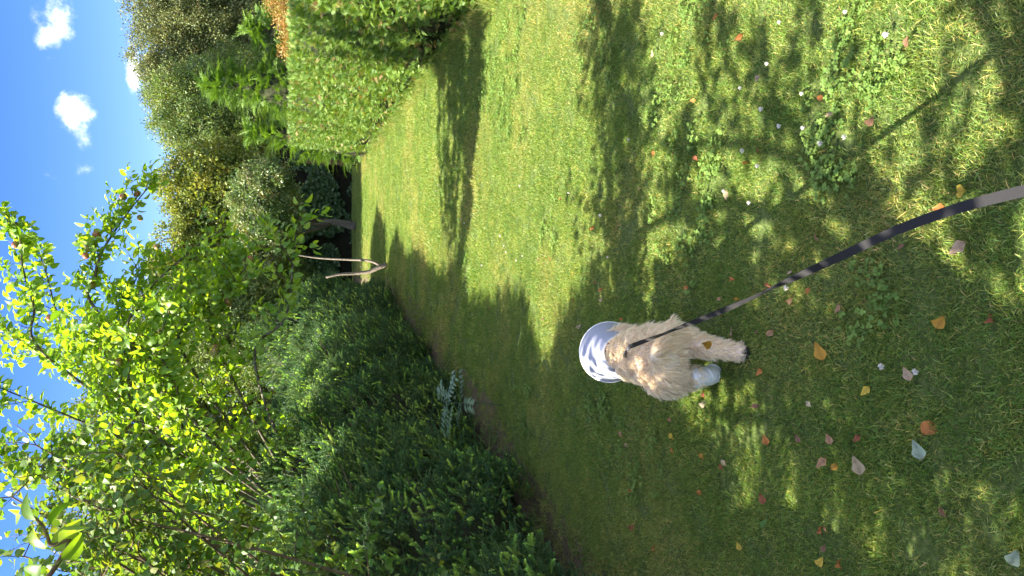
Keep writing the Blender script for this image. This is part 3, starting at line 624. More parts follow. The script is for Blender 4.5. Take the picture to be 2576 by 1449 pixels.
def cypress(base, r, h, label, seed, n=900):
    random.seed(seed); root = empty('cypress_tree', base, label, 'cypress', 'bright green cypresses behind the hedge'); cx, cy, _ = base
    t = MB(); t.tube([(cx, cy, 0), (cx, cy, h * .5), (cx, cy, h * .97)], [.08, .06, .012], 7); t.build('trunk', MAT['bark'], root); pts = []; nr = []
    while len(pts) < n:
        u = random.random(); a = random.random() * 6.283; k = r * (1 - u ** 1.6) ** .8; q = Vector((cx + k * math.cos(a), cy + k * math.sin(a), .1 + u * h)); nv = Vector((math.cos(a), math.sin(a), .5))
        q += nv * (.22 * n3(q, 2.0) - random.uniform(0, .2)); pts.append(q); nr.append(nv)
    core = MB(); vs = []
    for i in range(9):
        u = i / 8; k = r * .72 * (1 - u ** 1.6) ** .8 + .01; vs += [(cx + k * math.cos(j * .5236), cy + k * math.sin(j * .5236), .05 + u * h * .9) for j in range(12)]
    core.add(vs, [(i * 12 + j, i * 12 + (j + 1) % 12, (i + 1) * 12 + (j + 1) % 12, (i + 1) * 12 + j) for i in range(8) for j in range(12)]); core.build('dark_core', MAT['dark_inner'], root)
    pts = np.array(pts); nr = np.array(nr); d = unit(nr + np.array([0, 0, .3]) + rnd(n, .35)); scatter('foliage', 'cypress_frond', pts, quats(d, np.array([0, 0, 1.]) + rnd(n, .4)), RNG.uniform(.6, 1.1, n), root)
cypress((3.75, 14.6, 0), .75, 2.9, 'bright green cypress with drooping fronds behind the hedge end', 81)
cypress((3.05, 15.4, 0), .5, 2.2, 'small cypress closest to the gap at the hedge end', 82, 450)
cypress((4.75, 14.4, 0), .7, 2.2, 'low cypress behind the orange bush', 83, 600)
tree('rowan_tree', (-2.6, 19.2, 0), [(-.6, 18.8, 3.5, 1.1, 1, 1.7), (-1.9, 18.6, 4.1, 1.2, 1, 1.8), (-3.3, 18.4, 4.5, 1.4, 1, 1.8), (-2.4, 18.3, 2.4, 2.0, 1, 1.4), (-5.0, 18, 4.6, 1.5, 1, 2.0), (-4.6, 17.6, 2.6, 2.0, 1, 1.5)], 'yellow_clump', 4200, 'light yellow-green rowan with orange berries seen through the apple branches', 'rowan', 77, .12, (.6, 1.0), gapv=-.25)
tree('scrub_tree', (-5.6, 7.0, 0), [(-4.0, 7.6, 2.2, 1.0, 1.2, 1.1), (-5.4, 5.4, 2.3, 1.1, 1.2, 1.2), (-5.0, 4.0, 2.2, 1.1, 1.2, 1.1)], 'fill_clump', 1500, 'leafy green tree filling the gap behind the near spruces', 'tree', 78, .1, (.8, 1.2))
tree('scrub_tree', (-4.2, 9.6, 0), [(-3.4, 9.4, 2.3, 1.0, 1.2, 1.1), (-3.6, 10.8, 2.5, .9, 1, 1.2), (-4.5, 9.6, 2.9, 1.1, 1, 1.3), (-2.9, 11.2, 2.2, .8, .8, .9)], 'fill_clump', 1900, 'green leafy tree behind the middle spruces', 'tree', 79, .1, (.8, 1.2))

# ------------------------------------------------------------------ far end: ivy, post, trunk, fallen branch
def ivy_bank():
    random.seed(91); root = empty('ivy_hedge', (1.3, 19.3, 0), 'glossy dark ivy-covered bank closing the far end of the lawn', 'ivy'); core = MB(); vs = []; xs = np.linspace(-4, 9, 40); zs = np.linspace(-.02, 1.75, 8)
    for x in xs:
        for z in zs: vs.append((x, 19.15 + .12 * n3((x, 0, z), 1.2) + .12 * z, z))
    n = len(vs); vs += [(x, 20.4, z) for x, y, z in vs]; k = len(zs); fs = []
    for i in range(len(xs) - 1):
        for j in range(k - 1): fs.append((i * k + j, (i + 1) * k + j, (i + 1) * k + j + 1, i * k + j + 1))
        fs.append((i * k + k - 1, (i + 1) * k + k - 1, n + (i + 1) * k + k - 1, n + i * k + k - 1))
    core.add(vs, fs); core.build('dark_ivy_core', solid('painted_shade_ivy', (.02, .022, .012), .95, .05, (.012, .012, .008), 14, .5), root); pts = []  # backing sheet coloured near black, painting the shaded recess
    while len(pts) < 9000:
        x = random.uniform(-1.2, 5); z = random.random() * 1.8
        if z < .3 and random.random() < .6: continue
        if n3((x, 4, z), 1.6) < -.22: continue
        pts.append((x, 19.1 + .12 * n3((x, 0, z), 1.2) + .12 * z - random.uniform(0, .14), z))
    pts = np.array(pts); n = len(pts); d = unit(np.array([0, -.35, -.8]) + rnd(n, .45)); pieces('leaf', 'foliage', 'ivy_leaf', pts, quats(d, np.array([-.25, -1, .55]) + rnd(n, .35)), RNG.uniform(.9, 1.8, n), root, 200)
ivy_bank()
t = MB(); b = G(893, 566); b.z = -.02; t.tube(bez([b, P(860, 560, b.y - .05), P(815, 556, b.y - .1), P(740, 552, b.y - .1)], 4), [.075 - .003 * k for k in range(13)], 9)
tr = t.build('tree_trunk', MAT['twig']); tag(tr, 'bare grey-brown trunk standing before the ivy at the far end', 'trunk')
b = G(903, 412); t = MB(); t.box((b.x - .05, b.y - .05, -.05), (b.x + .05, b.y + .05, 1.15)); po = t.build('wooden_post', solid('brown_post_wood', (.16, .085, .05), .8, .2, (.09, .05, .03), 12, .3, (6, 6, 1)), None, False)
tag(po, 'brown wooden post at the far end of the clipped hedge', 'post')
m = po.modifiers.new('bevel', 'BEVEL'); m.width = .008; m.segments = 2
root = empty('fallen_branch', G(978, 667), 'pale bare forked branch resting on the grass before the last spruce', 'branch')
f = G(978, 667); f.z = .03
t = MB(); t.tube(bez([f, P(955, 672, f.y), P(930, 683, f.y + .05), P(890, 688, f.y + .1), P(855, 690, f.y + .1), P(820, 698, f.y + .15)], 4), [.042 - .0014 * k for k in range(21)], 8); t.build('limb', MAT['pale_bark'], root)
t = MB(); t.tube(bez([P(958, 671, f.y), P(945, 661, f.y + .02), P(920, 655, f.y + .1), P(870, 653, f.y + .3), P(800, 649, f.y + .5), P(745, 641, f.y + .6)], 4), [.027 - .0009 * k for k in range(21)], 8); t.build('limb', MAT['pale_bark'], root)

# ------------------------------------------------------------------ small plants
def rowan():
    random.seed(95); b = Vector((-.86, 5.25, 0)); root = empty('rowan_seedling', b, 'pale blue-green rowan seedling with feathered leaves at the lawn edge', 'seedling'); top = b + Vector((.04, -.03, .42)); t = MB(); t.tube([b, b + Vector((.03, 0, .2)), top], [.004, .0035, .0025], 5); t.build('stem', MAT['rowan'], root)
    for k in range(11):
        a = k * .9 + .3; d = Vector((math.cos(a), math.sin(a) * .8, random.uniform(.25, .7))).normalized(); s = b + (top - b) * random.uniform(.65, 1); path = shoot(s, d, .22, -.5, 6); f = MB(); f.tube(path, .0013, 3)
        for i in range(1, 7):
            tdir = (path[i] - path[i - 1]).normalized(); sd = tdir.cross(Vector((0, 0, 1))).normalized()
            for sg in (-1, 1): blade(f, path[i], sd * sg + tdir * .5, (0, -.3, 1), .066, .022, 3, .2, .3)
        f.build('leaf', MAT['rowan'], root)
rowan()

# ------------------------------------------------------------------ dog, seen from behind
DX, DY = -.25, 2.40
def dog():
    root = empty('dog', (DX, DY, 0), 'small cream shaggy dog walking away with a cone round its head', 'dog')
    mb = MB()
    def ell(c, r, rot=0):
        n, m = 10, 14; vs = []
        for i in range(n + 1):
            th = math.pi * i / n
            for j in range(m): vs.append((c[0] + r[0] * math.sin(th) * math.cos(2 * math.pi * j / m), c[1] + r[1] * math.sin(th) * math.sin(2 * math.pi * j / m), c[2] + r[2] * math.cos(th)))
        mb.add(vs, [(i * m + j, (i + 1) * m + j, (i + 1) * m + (j + 1) % m, i * m + (j + 1) % m) for i in range(n) for j in range(m)])
    def cap(a, b, ra, rb):
        a = Vector(a); b = Vector(b)
        for k in range(9): t = k / 8; p = a + (b - a) * t; r = ra + (rb - ra) * t; ell(p, (r, r, r))
    ell((0, -.075, .285), (.082, .085, .08)); ell((0, .03, .275), (.08, .12, .078)); ell((0, .15, .255), (.085, .11, .09))
    cap((0, .20, .275), (0, .30, .275), .06, .048); ell((-.01, .375, .25), (.055, .065, .055)); cap((-.01, .40, .24), (-.015, .475, .215), .036, .026)
    # hind legs: right stretched back, left planted
    cap((.05, -.07, .27), (.066, -.045, .175), .062, .048); cap((.066, -.045, .175), (.042, -.135, .115), .042, .03); cap((.042, -.135, .115), (.03, -.165, .05), .027, .025); ell((.03, -.17, .032), (.03, .038, .028))
    cap((-.05, -.07, .27), (-.078, .0, .175), .064, .05); cap((-.078, .0, .175), (-.066, -.06, .11), .042, .029); cap((-.066, -.06, .11), (-.063, -.02, .035), .026, .024); ell((-.063, -.005, .024), (.028, .036, .022))
    # fore legs
    cap((.055, .17, .22), (.062, .155, .11), .045, .032); cap((.062, .155, .11), (.068, .14, .03), .028, .025); ell((.068, .15, .022), (.027, .034, .022))
    cap((-.055, .19, .22), (-.06, .24, .11), .045, .032); cap((-.06, .24, .11), (-.06, .27, .03), .028, .025); ell((-.06, .28, .022), (.027, .034, .022))
    # tail
    tail = bez([(0, -.135, .325), (.03, -.172, .345), (.08, -.188, .33), (.135, -.192, .292)], 4)
    for i, p in enumerate(tail): r = .020 - .012 * i / len(tail); ell(p, (r, r, r))
    # ears hanging from the back of the skull
    for sx in (-1, 1): cap((sx * .05, .35, .285), (sx * .078, .335, .225), .022, .026)
    me = mb.mesh('body'); tmp = bpy.data.objects.new('body', me); COL.objects.link(tmp)
    rm = tmp.modifiers.new('r', 'REMESH'); rm.mode = 'VOXEL'; rm.voxel_size = .007; sm = tmp.modifiers.new('s', 'SMOOTH'); sm.iterations = 6; sm.factor = .5
    dg = bpy.context.evaluated_depsgraph_get(); bm_ = bpy.data.meshes.new_from_object(tmp.evaluated_get(dg)); bpy.data.objects.remove(tmp); bm_.name = 'body'
    bm_.polygons.foreach_set('use_smooth', [True] * len(bm_.polygons)); bm_.materials.clear()
    bm_.materials.append(solid('cream_skin_and_undercoat', (.72, .63, .53), .9, .1, (.66, .56, .47), 18, .2)); body = link('body', bm_, root); body.location = (0, 0, 0)
    # coat
    nv = len(bm_.vertices); co = np.zeros(nv * 3); bm_.vertices.foreach_get('co', co); co = co.reshape(-1, 3)
    bm_.calc_loop_triangles(); tr = np.zeros(len(bm_.loop_triangles) * 3, int); bm_.loop_triangles.foreach_get('vertices', tr); tr = tr.reshape(-1, 3)
    A, B, C = co[tr[:, 0]], co[tr[:, 1]], co[tr[:, 2]]; nn = np.cross(B - A, C - A); ar = np.linalg.norm(nn, axis=1); nn = nn / np.maximum(ar[:, None], 1e-12)
    ns = 42000; k = RNG.choice(len(tr), ns, p=ar / ar.sum()); u = RNG.random((ns, 2)); fl = u.sum(1) > 1; u[fl] = 1 - u[fl]
    p = A[k] + (B[k] - A[k]) * u[:, :1] + (C[k] - A[k]) * u[:, 1:]; n = nn[k]
    keep = ~((p[:, 0] < -.035) & (p[:, 1] < .06) & (p[:, 2] < .115)) & (p[:, 2] > .008)         # bandaged leg
    keep &= (p[:, 1] < .245) | ((np.abs(p[:, 0]) > .055) & (p[:, 1] < .34)); bare = (np.abs(p[:, 0]) < .028) & (p[:, 1] < -.11) & (p[:, 2] > .22) & (p[:, 2] < .31); keep &= ~(bare & (RNG.random(ns) < .8))
    p = p[keep]; n = n[keep]; m = len(p)
    # locks: strands share the direction of the lock they belong to
    lockn = 2400; lc = p[RNG.choice(m, lockn)]; ld = RNG.normal(0, 1, (lockn, 3))
    own = np.array([np.argmin(((lc - q) ** 2).sum(1)) for q in p]); tc = lc[own] - p
    z = p[:, 2]; comb = np.stack([p[:, 0] * 1.2, np.where(p[:, 1] > -.1, -.25, -.1), np.full(m, -.85)], 1); comb[:, 2] = np.where(n[:, 2] > .6, -.15, -.85); comb[:, 1] = np.where(n[:, 2] > .6, -.8, comb[:, 1])
    d0 = unit(n * .75 + comb * .7 + ld[own] * .20 + RNG.normal(0, .12, (m, 3))); d1 = unit(n * .18 + comb * 1.3 + ld[own] * .26 + RNG.normal(0, .10, (m, 3)))
    ln = RNG.uniform(.022, .042, m) * np.where(n[:, 2] > .6, .75, 1.0) * np.where(z < .06, .55, 1.0) * np.where((z < .2) & (p[:, 1] < .02), .75, 1.0) * np.where(p[:, 1] > .33, .7, 1); istail = (p[:, 1] < -.14) & (p[:, 2] > .28) & (p[:, 0] > .02); ln = np.where(istail, .034, ln); tl = istail[:, None]; d0 = np.where(tl, unit(n * .6 + np.array([.7, -.15, -.55])), d0); d1 = np.where(tl, unit(n * .1 + np.array([.6, -.2, -.8]) + ld[own] * .2), d1)
    q1 = p + d0 * (ln * .35)[:, None] + tc * .08; q2 = q1 + unit(d0 + d1) * (ln * .35)[:, None] + tc * .12 + ld[own] * .002; q3 = q2 + d1 * (ln * .36)[:, None] + tc * .12 - ld[own] * .001
    q3[:, 2] = np.maximum(q3[:, 2], .004)
    sd = unit(np.cross(d1, RNG.normal(0, 1, (m, 3)))); w = RNG.uniform(.0006, .0012, m)[:, None]
    V = np.stack([p - sd * w, p + sd * w, q1 - sd * w, q1 + sd * w, q2 - sd * w * .8, q2 + sd * w * .8, q3 - sd * w * .15, q3 + sd * w * .15], 1).reshape(-1, 3)
    F = (np.array([[0, 1, 3, 2], [2, 3, 5, 4], [4, 5, 7, 6]])[None] + (np.arange(m) * 8)[:, None, None]).reshape(-1, 4)
    hm = bpy.data.meshes.new('coat'); hm.vertices.add(len(V)); hm.vertices.foreach_set('co', V.astype(np.float32).ravel()); hm.loops.add(F.size); hm.loops.foreach_set('vertex_index', F.astype(np.int32).ravel())
    hm.polygons.add(len(F)); hm.polygons.foreach_set('loop_start', np.arange(0, F.size, 4, dtype=np.int32)); hm.update(calc_edges=True); hm.validate()
    apr_lit = np.clip(.5 + .5 * RNG.normal(0, .5, m) * .6 + .5 * (ld[own][:, 0] * .35), 0, 1)[:, None]; apr_lit = np.maximum(apr_lit, np.where(istail, .95, 0)[:, None]); apr_lit = np.maximum(apr_lit, np.where((p[:, 1] > .3) & (np.abs(p[:, 0]) > .045), .8, 0)[:, None])  # tail and ears tinted extra warm, painting sunlight onto the fur
    cc = (1 - apr_lit) * np.array([1.05, 1.03, 1.0]) + apr_lit * np.array([1.0, .93, .82]); cc = cc * RNG.uniform(.94, 1.12, (m, 1)); c4 = np.ones((m * 8, 4), np.float32); c4[:, :3] = np.repeat(cc, 8, 0)
    hm.color_attributes.new('Col', 'FLOAT_COLOR', 'POINT').data.foreach_set('color', c4.ravel())
    fm = leafmat('cream_fur', [(0, (.88, .83, .73)), (1, (.88, .83, .73))], trans=.45, rough=.55, spec=.25, tcol=(1, .93, .8)); hm.materials.append(fm)
    h = link('coat', hm, root); h.location = (0, 0, 0); h['label'] = 'cream and apricot wavy fur'
    # bandage on the left hind leg: four overlapping turns
    bm2 = solid('white_bandage', (.78, .80, .80), .75, .2, (.68, .71, .72), 60, .25); turns = []
    leg = bez([(-.070, -.048, .128), (-.066, -.058, .105), (-.064, -.045, .07), (-.063, -.022, .038), (-.063, .0, .022), (-.063, .026, .018)], 3)
    bd = MB(); rad = [.034 + .003 * math.sin(k * 1.2) for k in range(len(leg))]; rad[-1] = .016; rad[-2] = .025; bd.tube(leg, rad, 16); bo = bd.build('bandage', bm2, root); bo.location = (0, 0, 0)
    for k in (2, 5, 8, 11):
        tb = MB(); c = leg[k]; t = (leg[k + 1] - leg[k - 1]).normalized() + Vector((.25, 0, 0)); t.normalize(); x = t.orthogonal().normalized(); y = t.cross(x)
        ring = [c + (x * math.cos(a) + y * math.sin(a)) * (rad[k] + .0008) for a in [2 * math.pi * j / 20 for j in range(20)]]; tb.tube(ring + [ring[0]], .0016, 5); o = tb.build('bandage_fold', bm2, bo); o.location = (0, 0, 0)
    pm = solid('dark_paw_pad', (.02, .018, .018), .6, .3)
    for dx, dz, r in ((0, .026, .014), (-.014, .012, .008), (.0, .009, .008), (.014, .012, .008)):
        pd = MB(); n_, m_ = 6, 10; vs = []
        for i in range(n_ + 1):
            th = math.pi * i / n_; vs += [(.03 + dx + r * math.sin(th) * math.cos(6.2832 * j / m_), -.207 + (.006 if r > .01 else .002) + .005 * math.sin(th) * math.sin(6.2832 * j / m_), dz + r * .8 * math.cos(th)) for j in range(m_)]
        pd.add(vs, [(i * m_ + j, (i + 1) * m_ + j, (i + 1) * m_ + (j + 1) % m_, i * m_ + (j + 1) % m_) for i in range(n_) for j in range(m_)]); o = pd.build('paw_pad', pm, root); o.location = (0, 0, 0)
    # collar
    cb = MB(); ring = [(.054 * math.cos(a), .255 + .012 * math.sin(a), .275 + .054 * math.sin(a)) for a in [6.2832 * j / 28 for j in range(29)]]; cb.tube(ring, .005, 6); o = cb.build('collar', solid('red_collar_webbing', (.35, .03, .04), .6, .3), root); o.location = (0, 0, 0)
    # cone, a thing of its own
    m = bpy.data.materials.new('translucent_white_plastic'); t, N, L = nodes(m); pb = N('ShaderNodeBsdfPrincipled'); pb.inputs['Base Color'].default_value = (.56, .59, .70, 1); pb.inputs['Specular IOR Level'].default_value = .12; pb.inputs['Roughness'].default_value = .6
    trn = N('ShaderNodeBsdfTranslucent'); trn.inputs[0].default_value = (.50, .54, .70, 1); mi = N('ShaderNodeMixShader'); mi.inputs[0].default_value = .5; L(pb.outputs[0], mi.inputs[1]); L(trn.outputs[0], mi.inputs[2]); o_ = N('ShaderNodeOutputMaterial'); L(mi.outputs[0], o_.inputs[0])
    a = Vector((DX, DY + .245, .278)); bb = Vector((DX - .015, DY + .44, .232)); ax = (bb - a).normalized(); X = ax.orthogonal().normalized(); Y = ax.cross(X); cn = empty('cone_collar', bb, 'milky white plastic recovery cone around the dog\'s head', 'cone')
    sh = MB(); nr_, ns_ = 9, 48; vs = []
    for i in range(nr_):
        t_ = i / (nr_ - 1); c = a + (bb - a) * t_; r = .060 + (.124 - .060) * t_ ** .9; vs += [c + (X * math.cos(6.28318 * j / ns_) + Y * math.sin(6.28318 * j / ns_)) * r for j in range(ns_)]
    sh.add(vs, [(i * ns_ + j, i * ns_ + (j + 1) % ns_, (i + 1) * ns_ + (j + 1) % ns_, (i + 1) * ns_ + j) for i in range(nr_ - 1) for j in range(ns_)]); so_ = sh.build('shell', m, cn); sm = so_.modifiers.new('t', 'SOLIDIFY'); sm.thickness = .0012
    rb = MB(); ring = [bb + (X * math.cos(6.28318 * j / ns_) + Y * math.sin(6.28318 * j / ns_)) * .1245 for j in range(ns_ + 1)]; rb.tube(ring, .0026, 6); rb.build('rim', solid('white_rim', (.85, .87, .9), .4, .5, (.82, .84, .88)), cn)
    nk = MB(); ring = [a + (X * math.cos(6.28318 * j / ns_) + Y * math.sin(6.28318 * j / ns_)) * .061 for j in range(ns_ + 1)]; nk.tube(ring, .004, 6); nk.build('neck_band', solid('white_band', (.8, .8, .82), .6, .3), cn)
dog()

def lead():
    root = empty('dog_lead', (DX, DY, .36), 'grey twisted webbing lead running from the dog\'s back toward the camera', 'lead')
    ctl = []
    for x, y in ((1584, 872), (1640, 851), (1700, 828), (1800, 789), (1890, 750), (1970, 712), (2100, 652), (2250, 582), (2400, 527), (2576, 480), (2800, 430)):
        r_ = ray(x, y); ctl.append((x, y, (CAMH - .371 - .119 * 2.38) / (-r_.z / r_.y - .119)))      # a taut line from the ring on the dog's back to the hand
    path = bez([P(*q) for q in ctl], 8); n = len(path); mb = MB(); vs = []; w = .0078; th = .0011
    tw = [(0, 20), (14, 70), (22, 25), (36, 78), (44, 30), (52, 5), (90, -8)]
    def ang(i):
        for (a, x), (b, y) in zip(tw, tw[1:]):
            if a <= i <= b: t = (i - a) / (b - a); t = t * t * (3 - 2 * t); return R(x + (y - x) * t)
        return 0
    for i, p in enumerate(path):
        t = (path[min(i + 1, n - 1)] - path[max(i - 1, 0)]).normalized(); view = (Vector((0, 0, CAMH)) - p).normalized(); s = t.cross(view).normalized(); q = Quaternion(t, ang(i)); s = q @ s; nrm = t.cross(s)
        vs += [p - s * w - nrm * th, p + s * w - nrm * th, p + s * w + nrm * th, p - s * w + nrm * th]
    fs = [(i * 4 + j, i * 4 + (j + 1) % 4, (i + 1) * 4 + (j + 1) % 4, (i + 1) * 4 + j) for i in range(n - 1) for j in range(4)] + [(0, 3, 2, 1), ((n - 1) * 4, (n - 1) * 4 + 1, (n - 1) * 4 + 2, (n - 1) * 4 + 3)]
    mb.add(vs, fs); mat = solid('charcoal_webbing', (.022, .022, .024), .65, .2, (.015, .015, .017), 700, .25); mb.build('webbing', mat, root, False)
    c = MB(); a = path[0]; b = Vector((DX + .012, DY + .01, .362)); c.tube([a, (a + b) / 2 + Vector((0, 0, .006)), b], [.005, .0042, .005], 7); ring = [b + Vector((.008 * math.cos(x), 0, .008 * math.sin(x))) for x in [6.2832 * j / 12 for j in range(13)]]; c.tube(ring, .0016, 5); c.build('clip', solid('dark_metal_clip', (.08, .08, .09), .35, .6), root)
lead()

# ------------------------------------------------------------------ fallen leaves and clover flowers, one by one
LC = {'orange': (.50, .19, .05), 'rust': (.30, .10, .045), 'tan': (.46, .33, .22), 'pinkish': (.42, .24, .13), 'amber': (.48, .26, .035), 'yellow': (.58, .42, .06), 'beige': (.46, .36, .22), 'brown': (.22, .12, .07), 'pale green': (.30, .38, .27), 'whitish': (.46, .40, .27), 'green': (.10, .22, .05)}
LM = {k: leafmat('fallen_leaf_' + k.replace(' ', '_'), [(0, v), (1, tuple(q * .85 for q in v))], trans=.22, rough=.6, spec=.25, tcol=(1.1, 1, .8), pos=(90, tuple(q * .55 for q in v), .55, .75)) for k, v in LC.items()}
FM = {}
def fallen_mesh(colr, var):
    k = (colr, var)
    if k not in FM:
        random.seed(900 + var * 13); mb = MB(); mb.tube([(0, .002, -.014), (0, .001, -.005), (0, 0, .002)], .0009, 3, (.7, .6, .5), False)
        blade(mb, (0, 0, 0), (0, 0, 1), (0, 1, 0), .05, .036 if var != 3 else .018, 5, [.9, .35, -.6, .5][var], [.9, -.6, 1.1, .2][var], (1, 1, 1), lambda t: [.3, .95, 1, .7, .35, .03][min(5, int(t * 5 + .5))] * (1 + .15 * math.sin(t * 17)), rib=.68); 
        mb.v = [(x * (1 + .10 * math.sin(i * 5.3 + var)), y + .0035 * math.sin(i * 2.7 + var * 2) , z) for i, (x, y, z) in enumerate(mb.v)]; FM[k] = mb.mesh('fallen_leaf', LM[colr])
    return FM[k]
fz = lambda z, ox, oy, k: (ox + z[0] * k, oy + z[1] * k)
leaves = []
for x, y, c, s in [(30, 370, 'pinkish', 1.1), (68, 440, 'tan', .8), (345, 380, 'yellow', 1.1), (340, 280, 'brown', .8), (355, 475, 'orange', .7), (535, 505, 'amber', 1.), (672, 545, 'beige', 1.), (660, 575, 'rust', .8), (520, 750, 'orange', 1.0), (100, 745, 'orange', .7), (110, 980, 'rust', 1.1), (255, 1110, 'orange', 1.0),
                   (795, 1110, 'yellow', .9), (945, 820, 'rust', 1.1), (965, 450, 'orange', 1.1), (1165, 435, 'brown', .8), (1365, 445, 'pinkish', 1.0), (1330, 535, 'pinkish', 1.2), (1370, 605, 'amber', 1.), (1555, 635, 'beige', 1.6), (1545, 390, 'rust', .8), (1945, 380, 'orange', 1.9), (1935, 540, 'pale green', 1.5), (1860, 45, 'tan', 1.1),
                   (1605, 85, 'yellow', 1.0), (1205, 178, 'whitish', .8), (865, 210, 'brown', 1.), (555, 212, 'whitish', 1.1), (1305, 1000, 'rust', 1.), (1320, 965, 'brown', .7), (1310, 1115, 'brown', .8), (1285, 1205, 'yellow', 1.1), (1425, 1215, 'orange', 1.1), (2045, 850, 'brown', 1.0), (2490, 1195, 'pale green', 1.4), (925, 970, 'green', 1.7), (560, 150, 'rust', .8)]: leaves.append((*fz((x, y), 1543, 939, .401), c, s))
for x, y, c, s in [(1265, 140, 'pinkish', 1.2), (1790, 225, 'brown', 1.), (2205, 180, 'tan', 1.4), (2030, 720, 'amber', 1.4), (2380, 675, 'rust', 1.1), (1315, 920, 'amber', 1.7), (930, 978, 'orange', .9), (965, 768, 'pinkish', 1.1), (740, 775, 'tan', 1.1), (895, 735, 'brown', .8), (755, 535, 'amber', .8), (730, 415, 'orange', .8), (468, 460, 'orange', .8), (670, 635, 'rust', .8), (650, 545, 'pinkish', .7),
                   (965, 435, 'rust', .8), (1095, 380, 'tan', .8), (1090, 555, 'brown', .9), (1425, 575, 'pinkish', .9), (1225, 468, 'orange', .7), (45, 672, 'orange', .8)]: leaves.append((*fz((x, y), 1543, 536.7, .401), c, s))
for x, y, c, s in [(765, 250, 'orange', 1.3), (650, 85, 'orange', .9), (890, 500, 'tan', .9), (1275, 610, 'orange', .9), (1600, 790, 'brown', 1.1), (1830, 290, 'brown', 1.0), (515, 628, 'orange', .8), (250, 948, 'orange', .8), (380, 955, 'rust', .7), (510, 978, 'rust', .9), (905, 950, 'rust', .8), (820, 1030, 'amber', 1.), (1350, 730, 'beige', 1.1), (245, 360, 'tan', .9), (705, 1200, 'beige', 1.2), (160, 1190, 'tan', .8), (2160, 1205, 'yellow', 1.5), (2075, 1295, 'orange', 1.)]: leaves.append((*fz((x, y), 1543, 0, .401), c, s))
for x, y, c, s in [(1890, 540, 'orange', 1.2), (1660, 295, 'rust', .8), (1575, 775, 'rust', .9), (1485, 770, 'brown', .7), (1955, 1015, 'orange', .9), (1940, 955, 'rust', .8), (1970, 1100, 'tan', .9), (1760, 1095, 'rust', .8), (1755, 880, 'yellow', 1.), (1550, 985, 'tan', .7), (1110, 1145, 'rust', .8), (1800, 1310, 'beige', 1.2), (1520, 1245, 'pinkish', .8)]: leaves.append((*fz((x, y), 872, 402.5, .324), c, s))
flow = [fz(q, 1543, 0, .401) for q in [(290, 210), (935, 398), (768, 550), (905, 683), (1150, 585), (1160, 800), (1015, 790), (1422, 858), (1278, 898), (878, 1040), (825, 1272), (665, 1198), (1685, 215), (1420, 70), (1008, 135), (75, 875), (790, 945)]] + \
       [fz(q, 872, 402.5, .324) for q in [(1220, 715), (1300, 780), (1345, 745), (875, 460), (905, 490), (1180, 590), (2000, 755), (1040, 818), (705, 195), (680, 240), (1205, 665), (1955, 430), (1700, 255), (1330, 200)]] + [fz(q, 1543, 536.7, .401) for q in [(1065, 468), (1660, 962), (1870, 995)]]
paw = G(1880, 890)
def zone(x, y):
    if y > 1000: return 'between dog and spruces' if x < 1800 else 'along the bottom edge of the photo'
    if x < 1480: return 'on the grass beyond the cone'
    if y < 500: return 'on the hedge side of the lead'
    return 'near the lead'
ORD = ['nearest to', 'second nearest to', 'third nearest to', 'fourth nearest to', 'fifth nearest to', 'sixth nearest to', 'seventh nearest to', 'eighth nearest to', 'ninth nearest to', 'tenth nearest to', 'eleventh nearest to', 'twelfth nearest to', 'thirteenth nearest to', 'fourteenth nearest to', 'fifteenth nearest to', 'sixteenth nearest to']
def labels(items, noun):
    gr = {}
    for i, (x, y, c, s) in enumerate(items): gr.setdefault((zone(x, y), c), []).append(i)
    out = {}
    for (z, c), ids in gr.items():
        ids.sort(key=lambda i: (G(items[i][0], items[i][1]) - paw).length)
        for k, i in enumerate(ids): out[i] = ('%s %s %s' % (c, noun, z)) if len(ids) == 1 else '%s %s %s, %s the dog' % (c, noun, z, ORD[k])
    return out
lb = labels(leaves, 'fallen leaf'); random.seed(5)
for i, (x, y, c, s) in enumerate(leaves):
    p = G(x, y, .026); o = link('fallen_leaf', fallen_mesh(c, 3 if c == 'green' else random.randint(0, 2))); a = random.random() * 6.283; o.location = p
    o.rotation_mode = 'QUATERNION'; d = Vector((math.cos(a), math.sin(a), random.uniform(-.25, .25))); o.rotation_quaternion = quats([d], [Vector((0, -.25, 1)) + rv(.25)])[0]; o.scale = (s * .56,) * 3; tag(o, lb[i], 'leaf', 'fallen leaves scattered on the lawn')
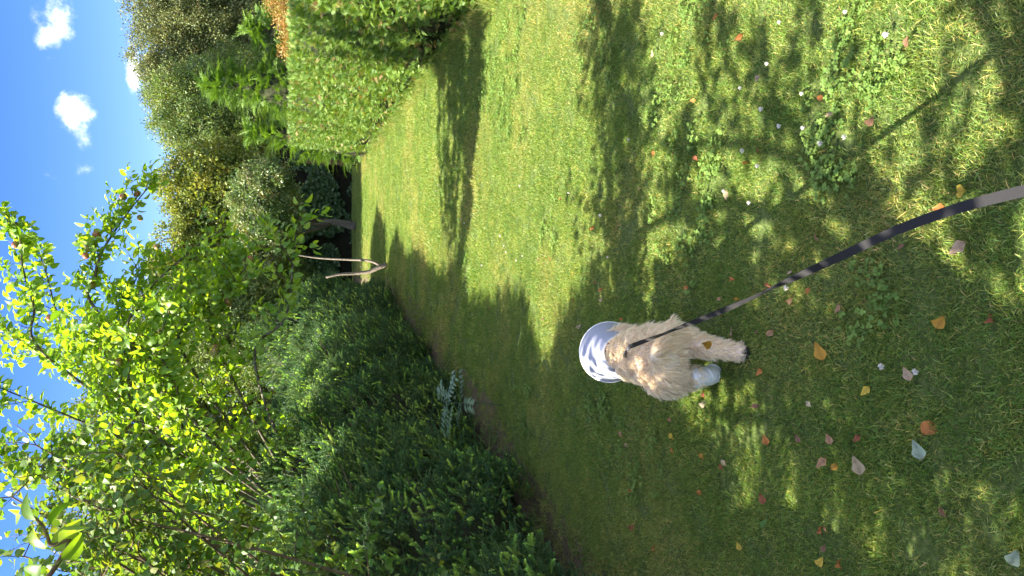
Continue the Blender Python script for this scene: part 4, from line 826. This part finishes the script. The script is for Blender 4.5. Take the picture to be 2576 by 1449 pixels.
o = link('fallen_leaf', fallen_mesh('amber', 1)); o.location = P(1789, 870, DY - .185); o.rotation_mode = 'QUATERNION'; o.rotation_quaternion = quats([Vector((.3, 0, 1))], [Vector((0, -1, .4))])[0]; o.scale = (.8,) * 3; tag(o, 'amber fallen leaf caught in the fur of the dog\'s stretched hind leg', 'leaf', 'fallen leaves scattered on the lawn')
FW = leafmat('white_clover_petal', [(0, (.75, .72, .68)), (1, (.8, .78, .74))], trans=.3, rough=.6, tcol=(1, 1, .95))
def flower_mesh():
    random.seed(77); mb = MB()
    for k in range(60):
        d = rv().normalized(); d.z = abs(d.z) * .9 + .05 if k % 3 else d.z; d.normalize(); blade(mb, Vector((0, 0, .036)) + d * .002, d, rv(), .0085, .0042, 2, .3, .1, (1, 1, 1), lambda u: [.5, 1, .3][int(u * 2 + .5)])
    return mb.mesh('flower_head', FW)
FH = flower_mesh(); st = MB(); st.tube([(0, 0, 0), (.002, 0, .02), (0, 0, .036)], .0009, 4); FS = st.mesh('stalk', MAT['clover'])
fl = [(x, y, 'white', 1) for x, y in flow]; lb = labels(fl, 'clover flower')
for i, (x, y, c, s) in enumerate(fl):
    g = G(x, y, .04); g.z = 0; r_ = empty('clover_flower', g, lb[i], 'flower', 'white clover flowers in the lawn'); r_.scale = (random.uniform(.6, .85),) * 3
    for nm, me in (('flower_head', FH), ('stalk', FS)): o = bpy.data.objects.new(nm, me); COL.objects.link(o); o.parent = r_
BY = leafmat('yellow_petal', [(0, (.75, .6, .03)), (1, (.75, .6, .03))], trans=.3, rough=.5); yb = MB()
for k in range(9): a = k * .698; blade(yb, (0, 0, .1), (math.cos(a), math.sin(a), .35), (0, 0, 1), .013, .008, 2, .1, 0)
YM = yb.mesh('flower_head', BY); sb = MB(); sb.tube([(0, 0, 0), (0, 0, .1)], .0011, 4); YS = sb.mesh('stalk', MAT['clover'])
for (x, y, lab) in ((1012, 742, 'yellow wildflower at the spruce edge, farthest of the three'), (1017, 748, 'yellow wildflower at the spruce edge, middle of the three'), (1011, 765, 'yellow wildflower at the spruce edge, nearest of the three')):
    g = G(x, y, .1); g.z = 0; r_ = empty('yellow_wildflower', g, lab, 'flower', 'yellow wildflowers at the spruce edge')
    for nm, me in (('flower_head', YM), ('stalk', YS)): o = bpy.data.objects.new(nm, me); COL.objects.link(o); o.parent = r_
